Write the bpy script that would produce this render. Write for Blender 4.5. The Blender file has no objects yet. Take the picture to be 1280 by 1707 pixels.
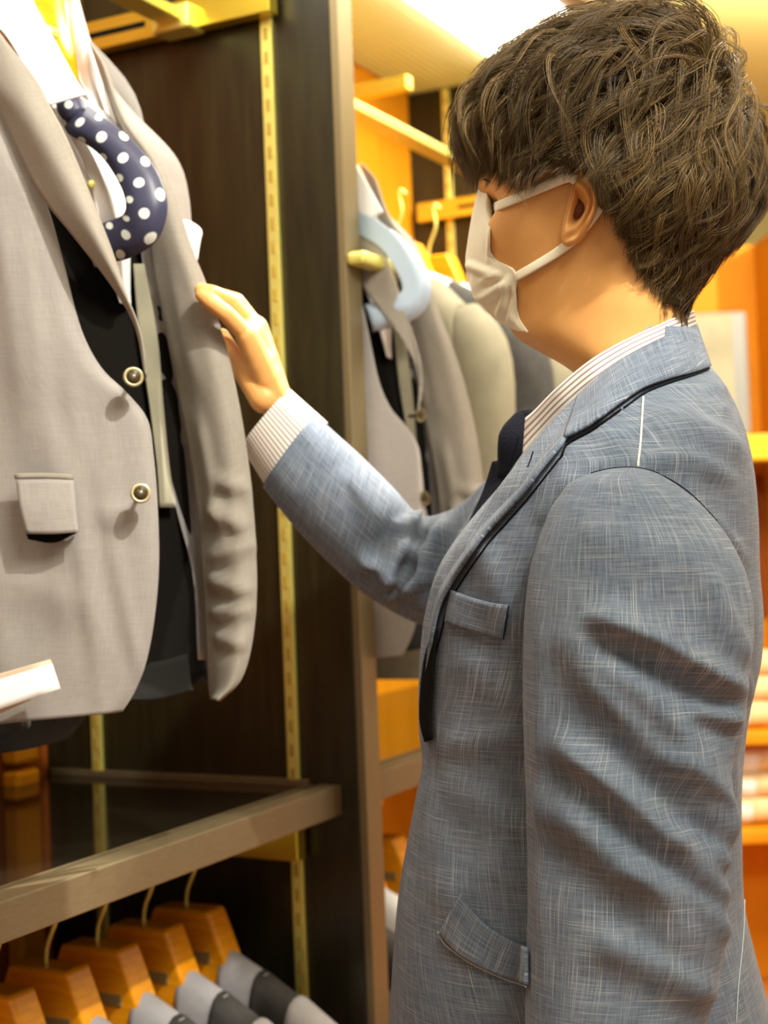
import bpy, bmesh, math, random
import numpy as np
from mathutils import Vector, Matrix
from mathutils.bvhtree import BVHTree
random.seed(7); RNG = np.random.default_rng(7)
sc = bpy.context.scene
COL = sc.collection
# ------------------------------------------------------------------ camera
FPX = 2487.0; HC = 1.28
PITCH = math.radians(1.05); ROLL = math.radians(2.2)
cF = Vector((0, math.cos(PITCH), math.sin(PITCH)))
_R0 = Vector((1, 0, 0)); _U0 = _R0.cross(cF)
cR = _R0*math.cos(ROLL) - _U0*math.sin(ROLL)
cU = _U0*math.cos(ROLL) + _R0*math.sin(ROLL)
cC = Vector((0, 0, HC))
cam = bpy.data.cameras.new('camera'); camo = bpy.data.objects.new('camera', cam); COL.objects.link(camo)
camo.matrix_world = Matrix(((cR.x, cU.x, -cF.x, cC.x), (cR.y, cU.y, -cF.y, cC.y), (cR.z, cU.z, -cF.z, cC.z), (0, 0, 0, 1)))
cam.sensor_fit = 'VERTICAL'; cam.sensor_height = 36; cam.lens = 36*FPX/1707
cam.dof.use_dof = True; cam.dof.focus_distance = 1.16; cam.dof.aperture_fstop = cam.lens/1000/0.0085
cam.clip_start = 0.05; sc.camera = camo
# ------------------------------------------------------------------ world and exposure
sc.view_settings.view_transform = 'Standard'; sc.view_settings.look = 'None'
sc.view_settings.gamma = 1; sc.view_settings.use_curve_mapping = False
sc.view_settings.exposure = 0.0
wd = bpy.data.worlds.new('world'); sc.world = wd; wd.use_nodes = True
wd.node_tree.nodes['Background'].inputs[0].default_value = (1.0, .93, .76, 1)
wd.node_tree.nodes['Background'].inputs[1].default_value = .50

def P(px, py, Z):
    return cC + cR*((px-640)/FPX*Z) + cU*(-(py-853.5)/FPX*Z) + cF*Z
def proj(v):
    d = Vector(v) - cC; z = d.dot(cF)
    return 640 + d.dot(cR)/z*FPX, 853.5 - d.dot(cU)/z*FPX, z

ALPHA = math.radians(26.9)
Wd = Vector((math.sin(ALPHA), math.cos(ALPHA), 0)); Dd = Vector((-math.cos(ALPHA), math.sin(ALPHA), 0))
O0 = Vector((-.0367, 1.95, 0))
def S(w, d, z): return O0 + Wd*w + Dd*d + Vector((0, 0, z))

def area(name, loc, target, sx, sy, power, col):
    l = bpy.data.lights.new(name, 'AREA'); l.shape = 'RECTANGLE'; l.size = sx; l.size_y = sy; l.energy = power; l.color = col
    o = bpy.data.objects.new(name, l); COL.objects.link(o); o.location = loc
    o.rotation_euler = (Vector(target)-Vector(loc)).to_track_quat('-Z', 'Y').to_euler(); return o
def spot(name, loc, target, power, ang, rad, col, blend=.5):
    l = bpy.data.lights.new(name, 'SPOT'); l.energy = power; l.spot_size = math.radians(ang); l.spot_blend = blend
    l.shadow_soft_size = rad; l.color = col
    o = bpy.data.objects.new(name, l); COL.objects.link(o); o.location = loc
    o.rotation_euler = (Vector(target)-Vector(loc)).to_track_quat('-Z', 'Y').to_euler(); return o
spot('ceiling_spot', (.62, .35, 2.55), (-.15, 1.5, 1.45), 165, 34, .02, (1, .95, .86), .6)
spot('ceiling_spot', (.55, 2.0, 2.5), (-.09, 1.54, 1.42), 420, 15, .02, (1, .95, .86), .7)
spot('ceiling_spot', (1.3, 1.7, 2.55), S(1.0, .2, 1.6), 60, 60, .03, (1, .9, .7), .6)
spot('ceiling_spot', (1.9, 2.6, 2.5), (1.3, 4.2, 1.2), 210, 80, .05, (1, .9, .7), .6)
area('ceiling_lamp', (.7, .2, 2.55), (.3, 1.4, 1.2), 1.0, .6, 58, (1, .97, .83))
area('added_uplight', (1.3, 3.4, 2.25), (1.3, 3.4, 2.6), 1.2, .5, 14, (1, .9, .6))  # unseen uplight added only to brighten the ceiling
area('ceiling_lamp', (.9, 2.3, 2.55), (.9, 2.4, 0), 1.0, .8, 60, (1, .92, .76))

# ------------------------------------------------------------------ materials
def newmat(name):
    m = bpy.data.materials.new(name); m.use_nodes = True; nt = m.node_tree
    return m, nt, nt.nodes['Principled BSDF']
def N(nt, t, **kw):
    n = nt.nodes.new(t)
    for k, v in kw.items(): setattr(n, k, v)
    return n
def plain(name, col, rough=.6, metal=0, spec=.5, noise=0, nscale=30, bump=0, coord='Object', stretch=(1, 1, 1), sheen=0, sss=0, col2=None):
    m, nt, b = newmat(name)
    b.inputs['Base Color'].default_value = (*col, 1); b.inputs['Roughness'].default_value = rough
    b.inputs['Metallic'].default_value = metal; b.inputs['Specular IOR Level'].default_value = spec
    if sheen: b.inputs['Sheen Weight'].default_value = sheen
    if sss:
        b.inputs['Subsurface Weight'].default_value = sss; b.inputs['Subsurface Radius'].default_value = (.012, .005, .003); b.inputs['Subsurface Scale'].default_value = .6
    if noise or bump or col2:
        tc = N(nt, 'ShaderNodeTexCoord'); mp = N(nt, 'ShaderNodeMapping'); mp.inputs['Scale'].default_value = stretch
        nz = N(nt, 'ShaderNodeTexNoise'); nz.inputs['Scale'].default_value = nscale; nz.inputs['Detail'].default_value = 5
        nt.links.new(tc.outputs[coord], mp.inputs[0]); nt.links.new(mp.outputs[0], nz.inputs['Vector'])
        if noise or col2:
            rp = N(nt, 'ShaderNodeValToRGB'); rp.color_ramp.elements[0].position = .3; rp.color_ramp.elements[1].position = .7
            c2 = col2 if col2 else tuple(min(1, c*(1+noise)) for c in col)
            c1 = col if col2 else tuple(c*(1-noise) for c in col)
            rp.color_ramp.elements[0].color = (*c1, 1); rp.color_ramp.elements[1].color = (*c2, 1)
            nt.links.new(nz.outputs['Fac'], rp.inputs[0]); nt.links.new(rp.outputs[0], b.inputs['Base Color'])
        if bump:
            bp = N(nt, 'ShaderNodeBump'); bp.inputs['Strength'].default_value = bump; bp.inputs['Distance'].default_value = .002
            nt.links.new(nz.outputs['Fac'], bp.inputs['Height']); nt.links.new(bp.outputs[0], b.inputs['Normal'])
    return m
def mth(nt, op, a, b=None, c=None):
    n = N(nt, 'ShaderNodeMath', operation=op)
    for i, v in enumerate((a, b, c)):
        if v is None: continue
        if isinstance(v, (int, float)): n.inputs[i].default_value = v
        else: nt.links.new(v, n.inputs[i])
    return n.outputs[0]
def weave(name, dark, light, slub, amt=.5, lo=.56, hi=.72, rough=.85, fu=(13, 2300), fv=(2100, 18), bump=.25, base_noise=.5):
    """woven cloth: uv in metres, threads along both directions with uneven slubs"""
    m, nt, b = newmat(name)
    uv = N(nt, 'ShaderNodeUVMap')
    def nz(sx, sy, det=2, off=0):
        mp = N(nt, 'ShaderNodeMapping'); mp.inputs['Scale'].default_value = (sx, sy, 1); mp.inputs['Location'].default_value = (off, off*1.7, off)
        nt.links.new(uv.outputs[0], mp.inputs[0]); n = N(nt, 'ShaderNodeTexNoise'); n.inputs['Scale'].default_value = 1
        n.inputs['Detail'].default_value = det; nt.links.new(mp.outputs[0], n.inputs['Vector']); return n.outputs['Fac']
    h = nz(*fu, 1, 3.1); v = nz(*fv, 1, 7.7)
    def ramp(x, a, c):
        r = N(nt, 'ShaderNodeMapRange'); r.inputs['From Min'].default_value = a; r.inputs['From Max'].default_value = c; nt.links.new(x, r.inputs[0]); return r.outputs[0]
    mott = nz(9, 9, 4, 1.3)
    hh = ramp(h, lo, hi); vv = ramp(v, lo+.01, hi)
    fine = mth(nt, 'ADD', ramp(nz(fu[0]*3, fu[1]*.45, 1, 11), .36, .64), ramp(nz(fv[0]*.45, fv[1]*3, 1, 17), .36, .64))
    mix1 = N(nt, 'ShaderNodeMix', data_type='RGBA'); mix1.inputs[6].default_value = (*dark, 1); mix1.inputs[7].default_value = (*light, 1)
    fac = mth(nt, 'ADD', mth(nt, 'MULTIPLY', fine, .5*(1-base_noise)), mth(nt, 'MULTIPLY', ramp(mott, .3, .7), base_noise))
    nt.links.new(fac, mix1.inputs[0])
    mix2 = N(nt, 'ShaderNodeMix', data_type='RGBA'); nt.links.new(mix1.outputs[2], mix2.inputs[6]); mix2.inputs[7].default_value = (*slub, 1)
    patch = ramp(nz(14, 14, 2, 5.5), .35, .6)
    lines = mth(nt, 'MULTIPLY', mth(nt, 'MAXIMUM', hh, vv), amt); lines = mth(nt, 'MULTIPLY', lines, mth(nt, 'ADD', mth(nt, 'MULTIPLY', patch, .45), .55))
    nt.links.new(lines, mix2.inputs[0]); nt.links.new(mix2.outputs[2], b.inputs['Base Color'])
    b.inputs['Roughness'].default_value = rough; b.inputs['Specular IOR Level'].default_value = .25; b.inputs['Sheen Weight'].default_value = .08
    if bump:
        bp = N(nt, 'ShaderNodeBump'); bp.inputs['Strength'].default_value = bump; bp.inputs['Distance'].default_value = .0006
        nt.links.new(mth(nt, 'ADD', h, v), bp.inputs['Height']); nt.links.new(bp.outputs[0], b.inputs['Normal'])
    return m
def stripes(name, c1, c2, freq, duty=.3, axis=1, rough=.8):
    m, nt, b = newmat(name); uv = N(nt, 'ShaderNodeUVMap'); sp = N(nt, 'ShaderNodeSeparateXYZ'); nt.links.new(uv.outputs[0], sp.inputs[0])
    f = mth(nt, 'FRACT', mth(nt, 'MULTIPLY', sp.outputs[axis], freq)); 
    d = mth(nt, 'ABSOLUTE', mth(nt, 'SUBTRACT', f, .5))
    r = N(nt, 'ShaderNodeMapRange'); r.inputs['From Min'].default_value = duty/2+.07; r.inputs['From Max'].default_value = duty/2-.07; nt.links.new(d, r.inputs[0])
    mx = N(nt, 'ShaderNodeMix', data_type='RGBA'); mx.inputs[6].default_value = (*c1, 1); mx.inputs[7].default_value = (*c2, 1)
    nt.links.new(r.outputs[0], mx.inputs[0]); nt.links.new(mx.outputs[2], b.inputs['Base Color']); b.inputs['Roughness'].default_value = rough
    b.inputs['Specular IOR Level'].default_value = .2
    return m
def dots(name, base, dot, pitch, rad):
    m, nt, b = newmat(name); uv = N(nt, 'ShaderNodeUVMap'); sp = N(nt, 'ShaderNodeSeparateXYZ'); nt.links.new(uv.outputs[0], sp.inputs[0])
    def cell(off):
        a = [mth(nt, 'SUBTRACT', mth(nt, 'FRACT', mth(nt, 'ADD', mth(nt, 'DIVIDE', sp.outputs[i], pitch), off)), .5) for i in (0, 1)]
        return mth(nt, 'SQRT', mth(nt, 'ADD', mth(nt, 'MULTIPLY', a[0], a[0]), mth(nt, 'MULTIPLY', a[1], a[1])))
    d = mth(nt, 'MINIMUM', cell(0), cell(.5)); r = N(nt, 'ShaderNodeMapRange')
    r.inputs['From Min'].default_value = rad/pitch*1.1; r.inputs['From Max'].default_value = rad/pitch*.9; nt.links.new(d, r.inputs[0])
    mx = N(nt, 'ShaderNodeMix', data_type='RGBA'); mx.inputs[6].default_value = (*base, 1); mx.inputs[7].default_value = (*dot, 1)
    nt.links.new(r.outputs[0], mx.inputs[0]); nt.links.new(mx.outputs[2], b.inputs['Base Color']); b.inputs['Roughness'].default_value = .45
    return m
M = {}
M['panel'] = plain('dark_wood', (.0185, .0150, .0052), .30, noise=.35, nscale=14, stretch=(6, 6, .6), bump=.15)
M['edge'] = plain('bronze_edge', (.24, .19, .10), .42, metal=.65)
M['trim'] = plain('shelf_edge', (.20, .155, .085), .36, metal=.55, noise=.08, nscale=60, stretch=(1, 1, 6))
M['gloss'] = plain('gloss_black', (.010, .008, .005), .09)
M['brass'] = plain('brass', (.80, .64, .07), .3, metal=.85)
M['slot'] = plain('slot_shadow', (.42, .28, .04), .5)
M['brass_sat'] = plain('brass_satin', (.84, .76, .20), .38, metal=.6)
M['orange'] = plain('orange_wood', (.76, .29, .006), .55, spec=.2, noise=.12, nscale=5, stretch=(3, 3, .5))
M['redwood'] = plain('red_wood', (.30, .07, .006), .55, spec=.2, noise=.2, nscale=5, stretch=(3, 3, .5))
M['hangwood'] = plain('hanger_wood', (.90, .34, .008), .2, noise=.15, nscale=25, stretch=(1, 1, 6))
M['plate'] = plain('plate_brass', (.33, .25, .10), .35, metal=.3)
M['ceil'] = plain('ceiling_paint', (.92, .86, .40), .8)
M['beam'] = plain('beam_paint', (.30, .22, .11), .6)
M['floor'] = plain('floor_wood', (.55, .19, .02), .35, noise=.25, nscale=4, stretch=(1, 6, 1))
M['grey'] = weave('grey_suiting', (.25, .23, .215), (.335, .31, .285), (.45, .42, .38), .25, rough=.9, bump=.15, base_noise=.3)
M['greyface'] = weave('grey_facing', (.23, .205, .17), (.31, .28, .235), (.38, .35, .3), .25, rough=.9, bump=.1, base_noise=.3)
M['taupe'] = plain('taupe_wool', (.20, .183, .125), .9, noise=.12, nscale=25)
M['lining'] = plain('black_lining_shade', (.005, .004, .003), .95, spec=.1)  # black lining cloth, reused for strips painted as shade
M['greylining'] = plain('grey_lining', (.20, .19, .185), .35, sheen=.3)
M['darkgrey'] = plain('charcoal_wool', (.035, .033, .03), .9, noise=.3, nscale=40)
M['midgrey'] = plain('pale_grey_wool', (.36, .35, .36), .9, noise=.1, nscale=40)
M['white'] = plain('white_cotton', (.84, .84, .85), .8)
M['whitestripe'] = stripes('pink_stripe_cotton', (.82, .80, .78), (.60, .48, .42), 420, .35, 0)
M['pale'] = plain('pale_blue_silk', (.40, .50, .62), .5)
M['dot'] = dots('dotted_navy_silk', (.035, .037, .075), (.72, .76, .70), .0305, .0050)
M['paper'] = plain('white_card', (.88, .88, .87), .5)
M['tan'] = plain('tan_card', (.55, .40, .28), .6)
M['horn'] = plain('horn_button', (.05, .032, .012), .25)
M['hornrim'] = plain('button_rim', (.33, .27, .15), .28, metal=.3)
M['linen'] = weave('blue_linen', (.055, .074, .114), (.165, .203, .262), (.60, .61, .60), .60, lo=.605, hi=.74, base_noise=.25)
M['stitch'] = plain('cream_thread', (.75, .72, .60), .8)
M['palethread'] = plain('pale_blue_thread', (.36, .40, .42), .8)
M['shirt'] = stripes('striped_shirt', (.72, .67, .58), (.24, .19, .21), 235, .40, 1)
M['navy'] = plain('navy_knit', (.006, .007, .014), .9, spec=.2, bump=.6, nscale=500)
M['skin'] = plain('skin', (.64, .32, .095), .5, spec=.35, sss=.25, col2=(.69, .36, .115), nscale=40)
M['lip'] = plain('lip', (.42, .15, .10), .4)
M['eye'] = plain('eye_white', (.7, .68, .64), .15)
M['iris'] = plain('iris', (.02, .01, .005), .1)
M['hair'] = plain('dark_brown_hair', (.055, .032, .013), .5, spec=.3)
M['hair'].node_tree.nodes['Principled BSDF'].inputs['Anisotropic'].default_value = .4
_nt = M['hair'].node_tree; _a = _nt.nodes.new('ShaderNodeAttribute'); _a.attribute_name = 'shade'; _r = _nt.nodes.new('ShaderNodeValToRGB')
_r.color_ramp.elements[0].color = (.017, .0085, .0025, 1); _r.color_ramp.elements[1].color = (.30, .19, .065, 1)
_nt.links.new(_a.outputs['Fac'], _r.inputs[0]); _nt.links.new(_r.outputs[0], _nt.nodes['Principled BSDF'].inputs['Base Color'])
M['scalp'] = plain('scalp_hair', (.020, .012, .004), 1, spec=.05)
M['inkwool'] = plain('ink_wool', (.012, .011, .010), .95, spec=.1)
M['mask'] = plain('mask_gauze', (.82, .76, .58), .85, bump=.35, nscale=900, sss=.1)
M['trouser'] = plain('navy_trouser', (.02, .022, .03), .9)
M['shoe'] = plain('brown_leather', (.06, .025, .01), .3)
M['darkhole'] = plain('ear_canal', (.16, .04, .012), .7)
_m, _nt, _b = newmat('lamp_diffuser'); _b.inputs['Emission Color'].default_value = (1, .97, .86, 1); _b.inputs['Emission Strength'].default_value = 13.0; M['lamp'] = _m
M['rib'] = plain('soffit_cream', (.86, .88, .54), .7)
M['mirror'] = plain('framed_pale_print', (.36, .33, .22), .3, noise=.25, nscale=6)
M['frame'] = plain('steel_frame', (.25, .25, .24), .4, metal=.3)
M['yellow'] = plain('yellow_shelf', (.80, .46, .02), .35)
M['wool'] = plain('cream_shirt_stack', (.80, .60, .32), .85, noise=.15, nscale=30)

# ------------------------------------------------------------------ builders
ROOTLOC = {}
def thing(name, label, cat, loc, group=None):
    o = bpy.data.objects.new(name, None); COL.objects.link(o); o.location = loc; o['label'] = label; o['category'] = cat
    o.empty_display_size = .05
    if group: o['group'] = group
    ROOTLOC[o.name] = Vector(loc); return o
def mk(name, verts, faces, mat, parent=None, uv=None, smooth=True, label=None, kind=None):
    off = ROOTLOC.get(parent.name, Vector((0, 0, 0))) if parent else Vector((0, 0, 0))
    me = bpy.data.meshes.new(name)
    V = np.array([tuple(v) for v in verts], dtype=np.float64) - np.array(off)
    me.from_pydata(V.tolist(), [], [tuple(int(i) for i in f) for f in faces])
    mats = mat if isinstance(mat, (list, tuple)) else [mat]
    for m in mats: me.materials.append(m)
    if uv is not None:
        lay = me.uv_layers.new(name='UVMap'); idx = np.zeros(len(me.loops), dtype=np.int32); me.loops.foreach_get('vertex_index', idx)
        lay.data.foreach_set('uv', np.array(uv, dtype=np.float32)[idx].ravel())
    if smooth: me.polygons.foreach_set('use_smooth', [True]*len(me.polygons))
    o = bpy.data.objects.new(name, me); COL.objects.link(o)
    if parent: o.parent = parent; ROOTLOC[o.name] = off
    if label: o['label'] = label
    if kind: o['kind'] = kind
    return o
def bevel(o, w=.002, seg=2):
    b = o.modifiers.new('bevel', 'BEVEL'); b.width = w; b.segments = seg; b.limit_method = 'ANGLE'; return o
def solid(o, t=.002, off=0):
    s = o.modifiers.new('solid', 'SOLIDIFY'); s.thickness = t; s.offset = off; return o
BOXF = [(0, 1, 3, 2), (4, 6, 7, 5), (0, 4, 5, 1), (2, 3, 7, 6), (0, 2, 6, 4), (1, 5, 7, 3)]
def sbox(name, w0, w1, d0, d1, z0, z1, mat, parent=None, bev=.0015, **k):
    vs = [S(w, d, z) for w in (w0, w1) for d in (d0, d1) for z in (z0, z1)]
    o = mk(name, vs, [f[::-1] for f in BOXF], mat, parent, smooth=False, **k)
    if bev: bevel(o, bev)
    return o
def wbox(name, x0, x1, y0, y1, z0, z1, mat, parent=None, bev=.0015, **k):
    vs = [Vector((x, y, z)) for x in (x0, x1) for y in (y0, y1) for z in (z0, z1)]
    o = mk(name, vs, BOXF, mat, parent, smooth=False, **k)
    if bev: bevel(o, bev)
    return o
def structure(o): o['kind'] = 'structure'; return o
def cr(pts, n, closed=False):
    """Catmull-Rom resample an array of points (k,dim) to n points"""
    pts = np.array([list(p) for p in pts], dtype=float); k = len(pts)
    if k == 2 and not closed:
        t = np.linspace(0, 1, n)[:, None]; return pts[0]*(1-t)+pts[1]*t
    if closed: ext = np.vstack([pts[-1], pts, pts[0], pts[1]]); m = k
    else: ext = np.vstack([2*pts[0]-pts[1], pts, 2*pts[-1]-pts[-2]]); m = k-1
    ts = np.linspace(0, m, n, endpoint=not closed); out = []
    for t in ts:
        i = min(int(t), m-1); u = t-i; a, b, c, d = ext[i], ext[i+1], ext[i+2], ext[i+3]
        out.append(.5*((2*b)+(-a+c)*u+(2*a-5*b+4*c-d)*u*u+(-a+3*b-3*c+d)*u**3))
    return np.array(out)
def grid_from(rows, nu, nv):
    """rows of control points -> (nv,nu,3) smooth grid"""
    R1 = np.array([cr(r, nu) for r in rows]); return np.stack([cr(R1[:, i], nv) for i in range(nu)], axis=1)
def grid_uv(G):
    nv, nu = G.shape[:2]
    du = np.zeros((nv, nu)); du[:, 1:] = np.cumsum(np.linalg.norm(np.diff(G, axis=1), axis=2), axis=1)
    dv = np.zeros((nv, nu)); dv[1:] = np.cumsum(np.linalg.norm(np.diff(G, axis=0), axis=2), axis=0)
    mid = nu//2; u = du - du[:, mid:mid+1]; v = np.repeat(dv[:, mid:mid+1], nu, axis=1)
    return np.stack([u, v], axis=2).reshape(-1, 2)
def grid_faces(nv, nu, close_u=False):
    F = []
    for j in range(nv-1):
        for i in range(nu-1 if not close_u else nu):
            i2 = (i+1) % nu; F.append((j*nu+i, (j+1)*nu+i, (j+1)*nu+i2, j*nu+i2))
    return F
def gnormals(G, closed=False):
    if closed: du = np.roll(G, -1, 1)-np.roll(G, 1, 1)
    else: du = np.gradient(G, axis=1)
    dv = np.gradient(G, axis=0); n = np.cross(dv, du); l = np.linalg.norm(n, axis=2, keepdims=True); return n/np.maximum(l, 1e-9)
cRn, cUn, cFn, cCn = [np.array(v) for v in (cR, cU, cF, cC)]
def projg(G):
    d = G-cCn; z = d@cFn; return 640+(d@cRn)/z*FPX, 853.5-(d@cUn)/z*FPX
def wrinkle(G, folds, closed=False, facing=True):
    """push grid points along their normal by ridge profiles given as (x0,y0,x1,y1,width,height[,asym])"""
    n = gnormals(G, closed); px, py = projg(G); D = np.zeros(px.shape)
    view = cCn-G; view /= np.linalg.norm(view, axis=2, keepdims=True); dt = (n*view).sum(2)
    sgn = np.where(dt < 0, -1, 1) if not closed else np.ones_like(dt)
    if closed and np.mean(dt[:, :]) is None: pass
    for f in folds:
        x0, y0, x1, y1, w, h = f[:6]; dx, dy = x1-x0, y1-y0; L = math.hypot(dx, dy)
        t = ((px-x0)*dx+(py-y0)*dy)/L/L; s = ((px-x0)*-dy+(py-y0)*dx)/L
        bow = (f[6] if len(f) > 6 else 0)*np.sin(np.pi*np.clip(t, 0, 1)); s = s-bow
        taper = np.clip(np.minimum((t+.12)/.3, (1.12-t)/.3), 0, 1); taper = taper*taper*(3-2*taper)
        s2 = np.where(s > 0, s/w, s/(w*.6))
        D += h*taper*(np.exp(-s2**2)-.35*np.exp(-((s-1.7*w)/(w*1.1))**2))
    if facing: D = D*np.clip((np.abs(dt) if not closed else dt)*3, 0, 1)
    return G+n*(sgn*D)[..., None]
def sheet(name, rows, mat, parent, nu=24, nv=32, t=.0016, folds=None, px=True, **k):
    R = [[P(*p) if px else Vector(p) for p in r] for r in rows]
    G = grid_from(R, nu, nv)
    if folds: G = wrinkle(G, folds)
    o = mk(name, G.reshape(-1, 3), grid_faces(nv, nu), mat, parent, uv=grid_uv(G), **k)
    if t: solid(o, t)
    o['_'] = 0; del o['_']; return o
def tube_mesh(path, radii, nseg=12, n=None, flat=1.0, flatdir=None, cap=True):
    pts = np.array([list(p) for p in path], float); rr = np.array(radii, float)
    if n: A = cr(np.hstack([pts, rr[:, None]]), n); pts, rr = A[:, :3], A[:, 3]
    T = np.gradient(pts, axis=0); T /= np.linalg.norm(T, axis=1, keepdims=True)
    ref = np.array(flatdir if flatdir is not None else ((0, 0, 1) if abs(T[0][2]) < .9 else (0, 1, 0)), float)
    V = []; 
    for p, t, r in zip(pts, T, rr):
        a = ref-t*(ref@t); a /= np.linalg.norm(a); b = np.cross(t, a)
        for k in range(nseg):
            th = 2*math.pi*k/nseg; V.append(p+a*math.cos(th)*r*flat+b*math.sin(th)*r)
    m = len(pts); F = [(j*nseg+i, j*nseg+(i+1) % nseg, (j+1)*nseg+(i+1) % nseg, (j+1)*nseg+i) for j in range(m-1) for i in range(nseg)]
    if cap: F += [tuple(range(nseg))[::-1], tuple((m-1)*nseg+i for i in range(nseg))]
    return V, F
def tube(name, path, radii, mat, parent=None, nseg=12, n=None, flat=1., flatdir=None, **k):
    if isinstance(radii, (int, float)): radii = [radii]*len(path)
    V, F = tube_mesh(path, radii, nseg, n, flat, flatdir); return mk(name, V, F, mat, parent, **k)
def join_parts(parts):
    V, F = [], []
    for v, f in parts:
        o = len(V); V += [tuple(x) for x in v]; F += [tuple(i+o for i in q) for q in f]
    return V, F
def disc_lathe(center, axis, prof, n=20):
    """lathe: prof list of (radius, height along axis)"""
    ax = Vector(axis).normalized(); a = ax.orthogonal().normalized(); b = ax.cross(a); V = []; F = []
    for r, h in prof:
        for k in range(n):
            th = 2*math.pi*k/n; V.append(Vector(center)+ax*h+a*(math.cos(th)*r)+b*(math.sin(th)*r))
    for j in range(len(prof)-1):
        for i in range(n): F.append((j*n+i, (j)*n+(i+1) % n, (j+1)*n+(i+1) % n, (j+1)*n+i))
    F.append(tuple(range(n))[::-1]); F.append(tuple((len(prof)-1)*n+i for i in range(n))); return V, F

# ================================================================== THE SHOP (setting)
BL = 1.316; CD = .525
structure(wbox('floor', -3, 4, -1.5, 7, -.05, 0, M['floor'], bev=0))
structure(wbox('ceiling', -3, 4, -1.5, 7, 2.62, 2.67, M['ceil'], bev=0))
structure(wbox('wall_back', -3, 4, 6.2, 6.3, 0, 2.62, M['ceil'], bev=0))
def cabinet_bay(u, lab, first):
    """one open wardrobe bay to the left (near side) of the divider at w = u"""
    t = thing('wardrobe_bay', lab, 'wardrobe', S(u, 0, 0))
    w0 = u-BL+.05; w1 = u
    sbox('divider_panel', w1, w1+.042, .012, CD+.02, 0, 2.45, M['panel'], t)
    sbox('edge_strip', w1, w1+.042, 0, .012, 0, 2.45, M['edge'], t, label='pale bronze front edge of the divider')
    sbox('back_panel', w0, w1, CD, CD+.02, 0, 2.3, M['redwood'] if first else M['orange'], t, label='wooden back of the bay')
    # soffit with ribs and recessed lamp
    sbox('soffit_board', w0, w1, .24, CD, 2.29, 2.31, M['rib'], t)
    k = 0; d = .245
    while d < CD-.01:
        sbox('soffit_rib', w0, w1-.001, d, d+.0085, 2.283, 2.2905, M['rib'], t, bev=0); d += .0165
    sbox('lamp_panel', w0+.1, w1-.10, .02, .24, 2.262, 2.30, M['lamp'], t, bev=0, label='bright white lamp panel')
    sbox('fascia_beam', w0, w1, -.03, .018, 2.27, 2.62, M['beam'], t)
    for s in (.106, .431):
        st = sbox('slotted_standard', w1-.007, w1-.0005, s-.0085, s+.0085, .05, 2.28, M['brass_sat'], t, bev=.001)
        V, F = [], []
        z = .1
        while z < 2.25:
            o = len(V); V += [S(w, dd, zz) for w in (w1-.0082, w1-.0068) for dd in (s-.0028, s+.0028) for zz in (z, z+.016)]
            F += [tuple(i+o for i in f[::-1]) for f in BOXF]; z += .032
        mk('slots', V, F, M['slot'], st, smooth=False, kind='stuff')
    # slotted bracket arms that carry the rails
    for z, sa, sb in ((1.985, .085, .50), (.862, .09, .24)):
        br = thing_part = mk('rail_bracket', *bracket_mesh(w1-.030, w1-.008, sa, sb, z, z+.042), M['brass'], t, smooth=False); bevel(br, .0015)
        sb_ = sbox('bracket_slot', w1-.0310, w1-.0300, sa+.20, sb-.10 if sb > .4 else sb-.03, z+.017, z+.025, M['lining'], br, bev=0)
        if z > 1.5:
            cl = sbox('rail_clamp', w1-.05, w1-.008, .20, .262, z-.004, z+.03, M['brass_sat'], br, bev=.004)
    sbox('hanging_rail', w0, w1-.03, .212, .250, 1.992, 2.008, M['brass_sat'], t, bev=.002)
    sbox('hanging_rail', w0, w1-.008, .185, .205, .868, .888, M['brass'], t, bev=.002)
    # shelf
    sbox('shelf_board', w0, w1-.001, .07, CD-.002, .925, .956, M['gloss'], t)
    sbox('shelf_edge', w0, w1-.001, .036, .070, .921, .960, M['trim'], t)
    sbox('shelf_trim', w0, w1-.001, .078, .083, .956, .9595, M['trim'], t, bev=0)
    sbox('side_lip', w1-.008, w1-.001, .083, CD-.01, .956, .966, M['trim'], t, bev=.001)
    return t
def bracket_mesh(w0, w1, s0, s1, z0, z1):
    vs = [S(w, d, z) for w in (w0, w1) for d in (s0, s1) for z in (z0, z1)]
    return vs, [f[::-1] for f in BOXF]
bay1 = cabinet_bay(0, 'dark wardrobe bay with brass fittings and glossy black shelf, nearest on the left', True)
bay2 = cabinet_bay(BL, 'farther wardrobe bay behind the masked man with ribbed cream soffit and orange back', False)
# wooden pilaster on the back panel of bay 1
for q in range(3):
    z0 = (.30, .985, 1.155)[q]; z1 = (.975, 1.145, 1.9)[q]
    sbox('back_pilaster', -.102, -.052, CD-.03, CD-.001, z0, z1, M['orange'], bay1, bev=.006)
cb = sbox('cross_bar', .69, .715, .23, .51, 2.09, 2.115, M['brass'], bay2)
fa = thing('faceout_arm', 'short brass arm sticking out of the divider edge beside the pale blue tie', 'clothes rail', S(.0, -.02, 1.64))
sbox('arm_bar', -.004, .135, -.030, -.001, 1.640, 1.658, M['brass_sat'], fa, bev=.006)
sbox('end_cap', .135, .146, -.032, .001, 1.638, 1.660, M['brass'], fa, bev=.005)

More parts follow.
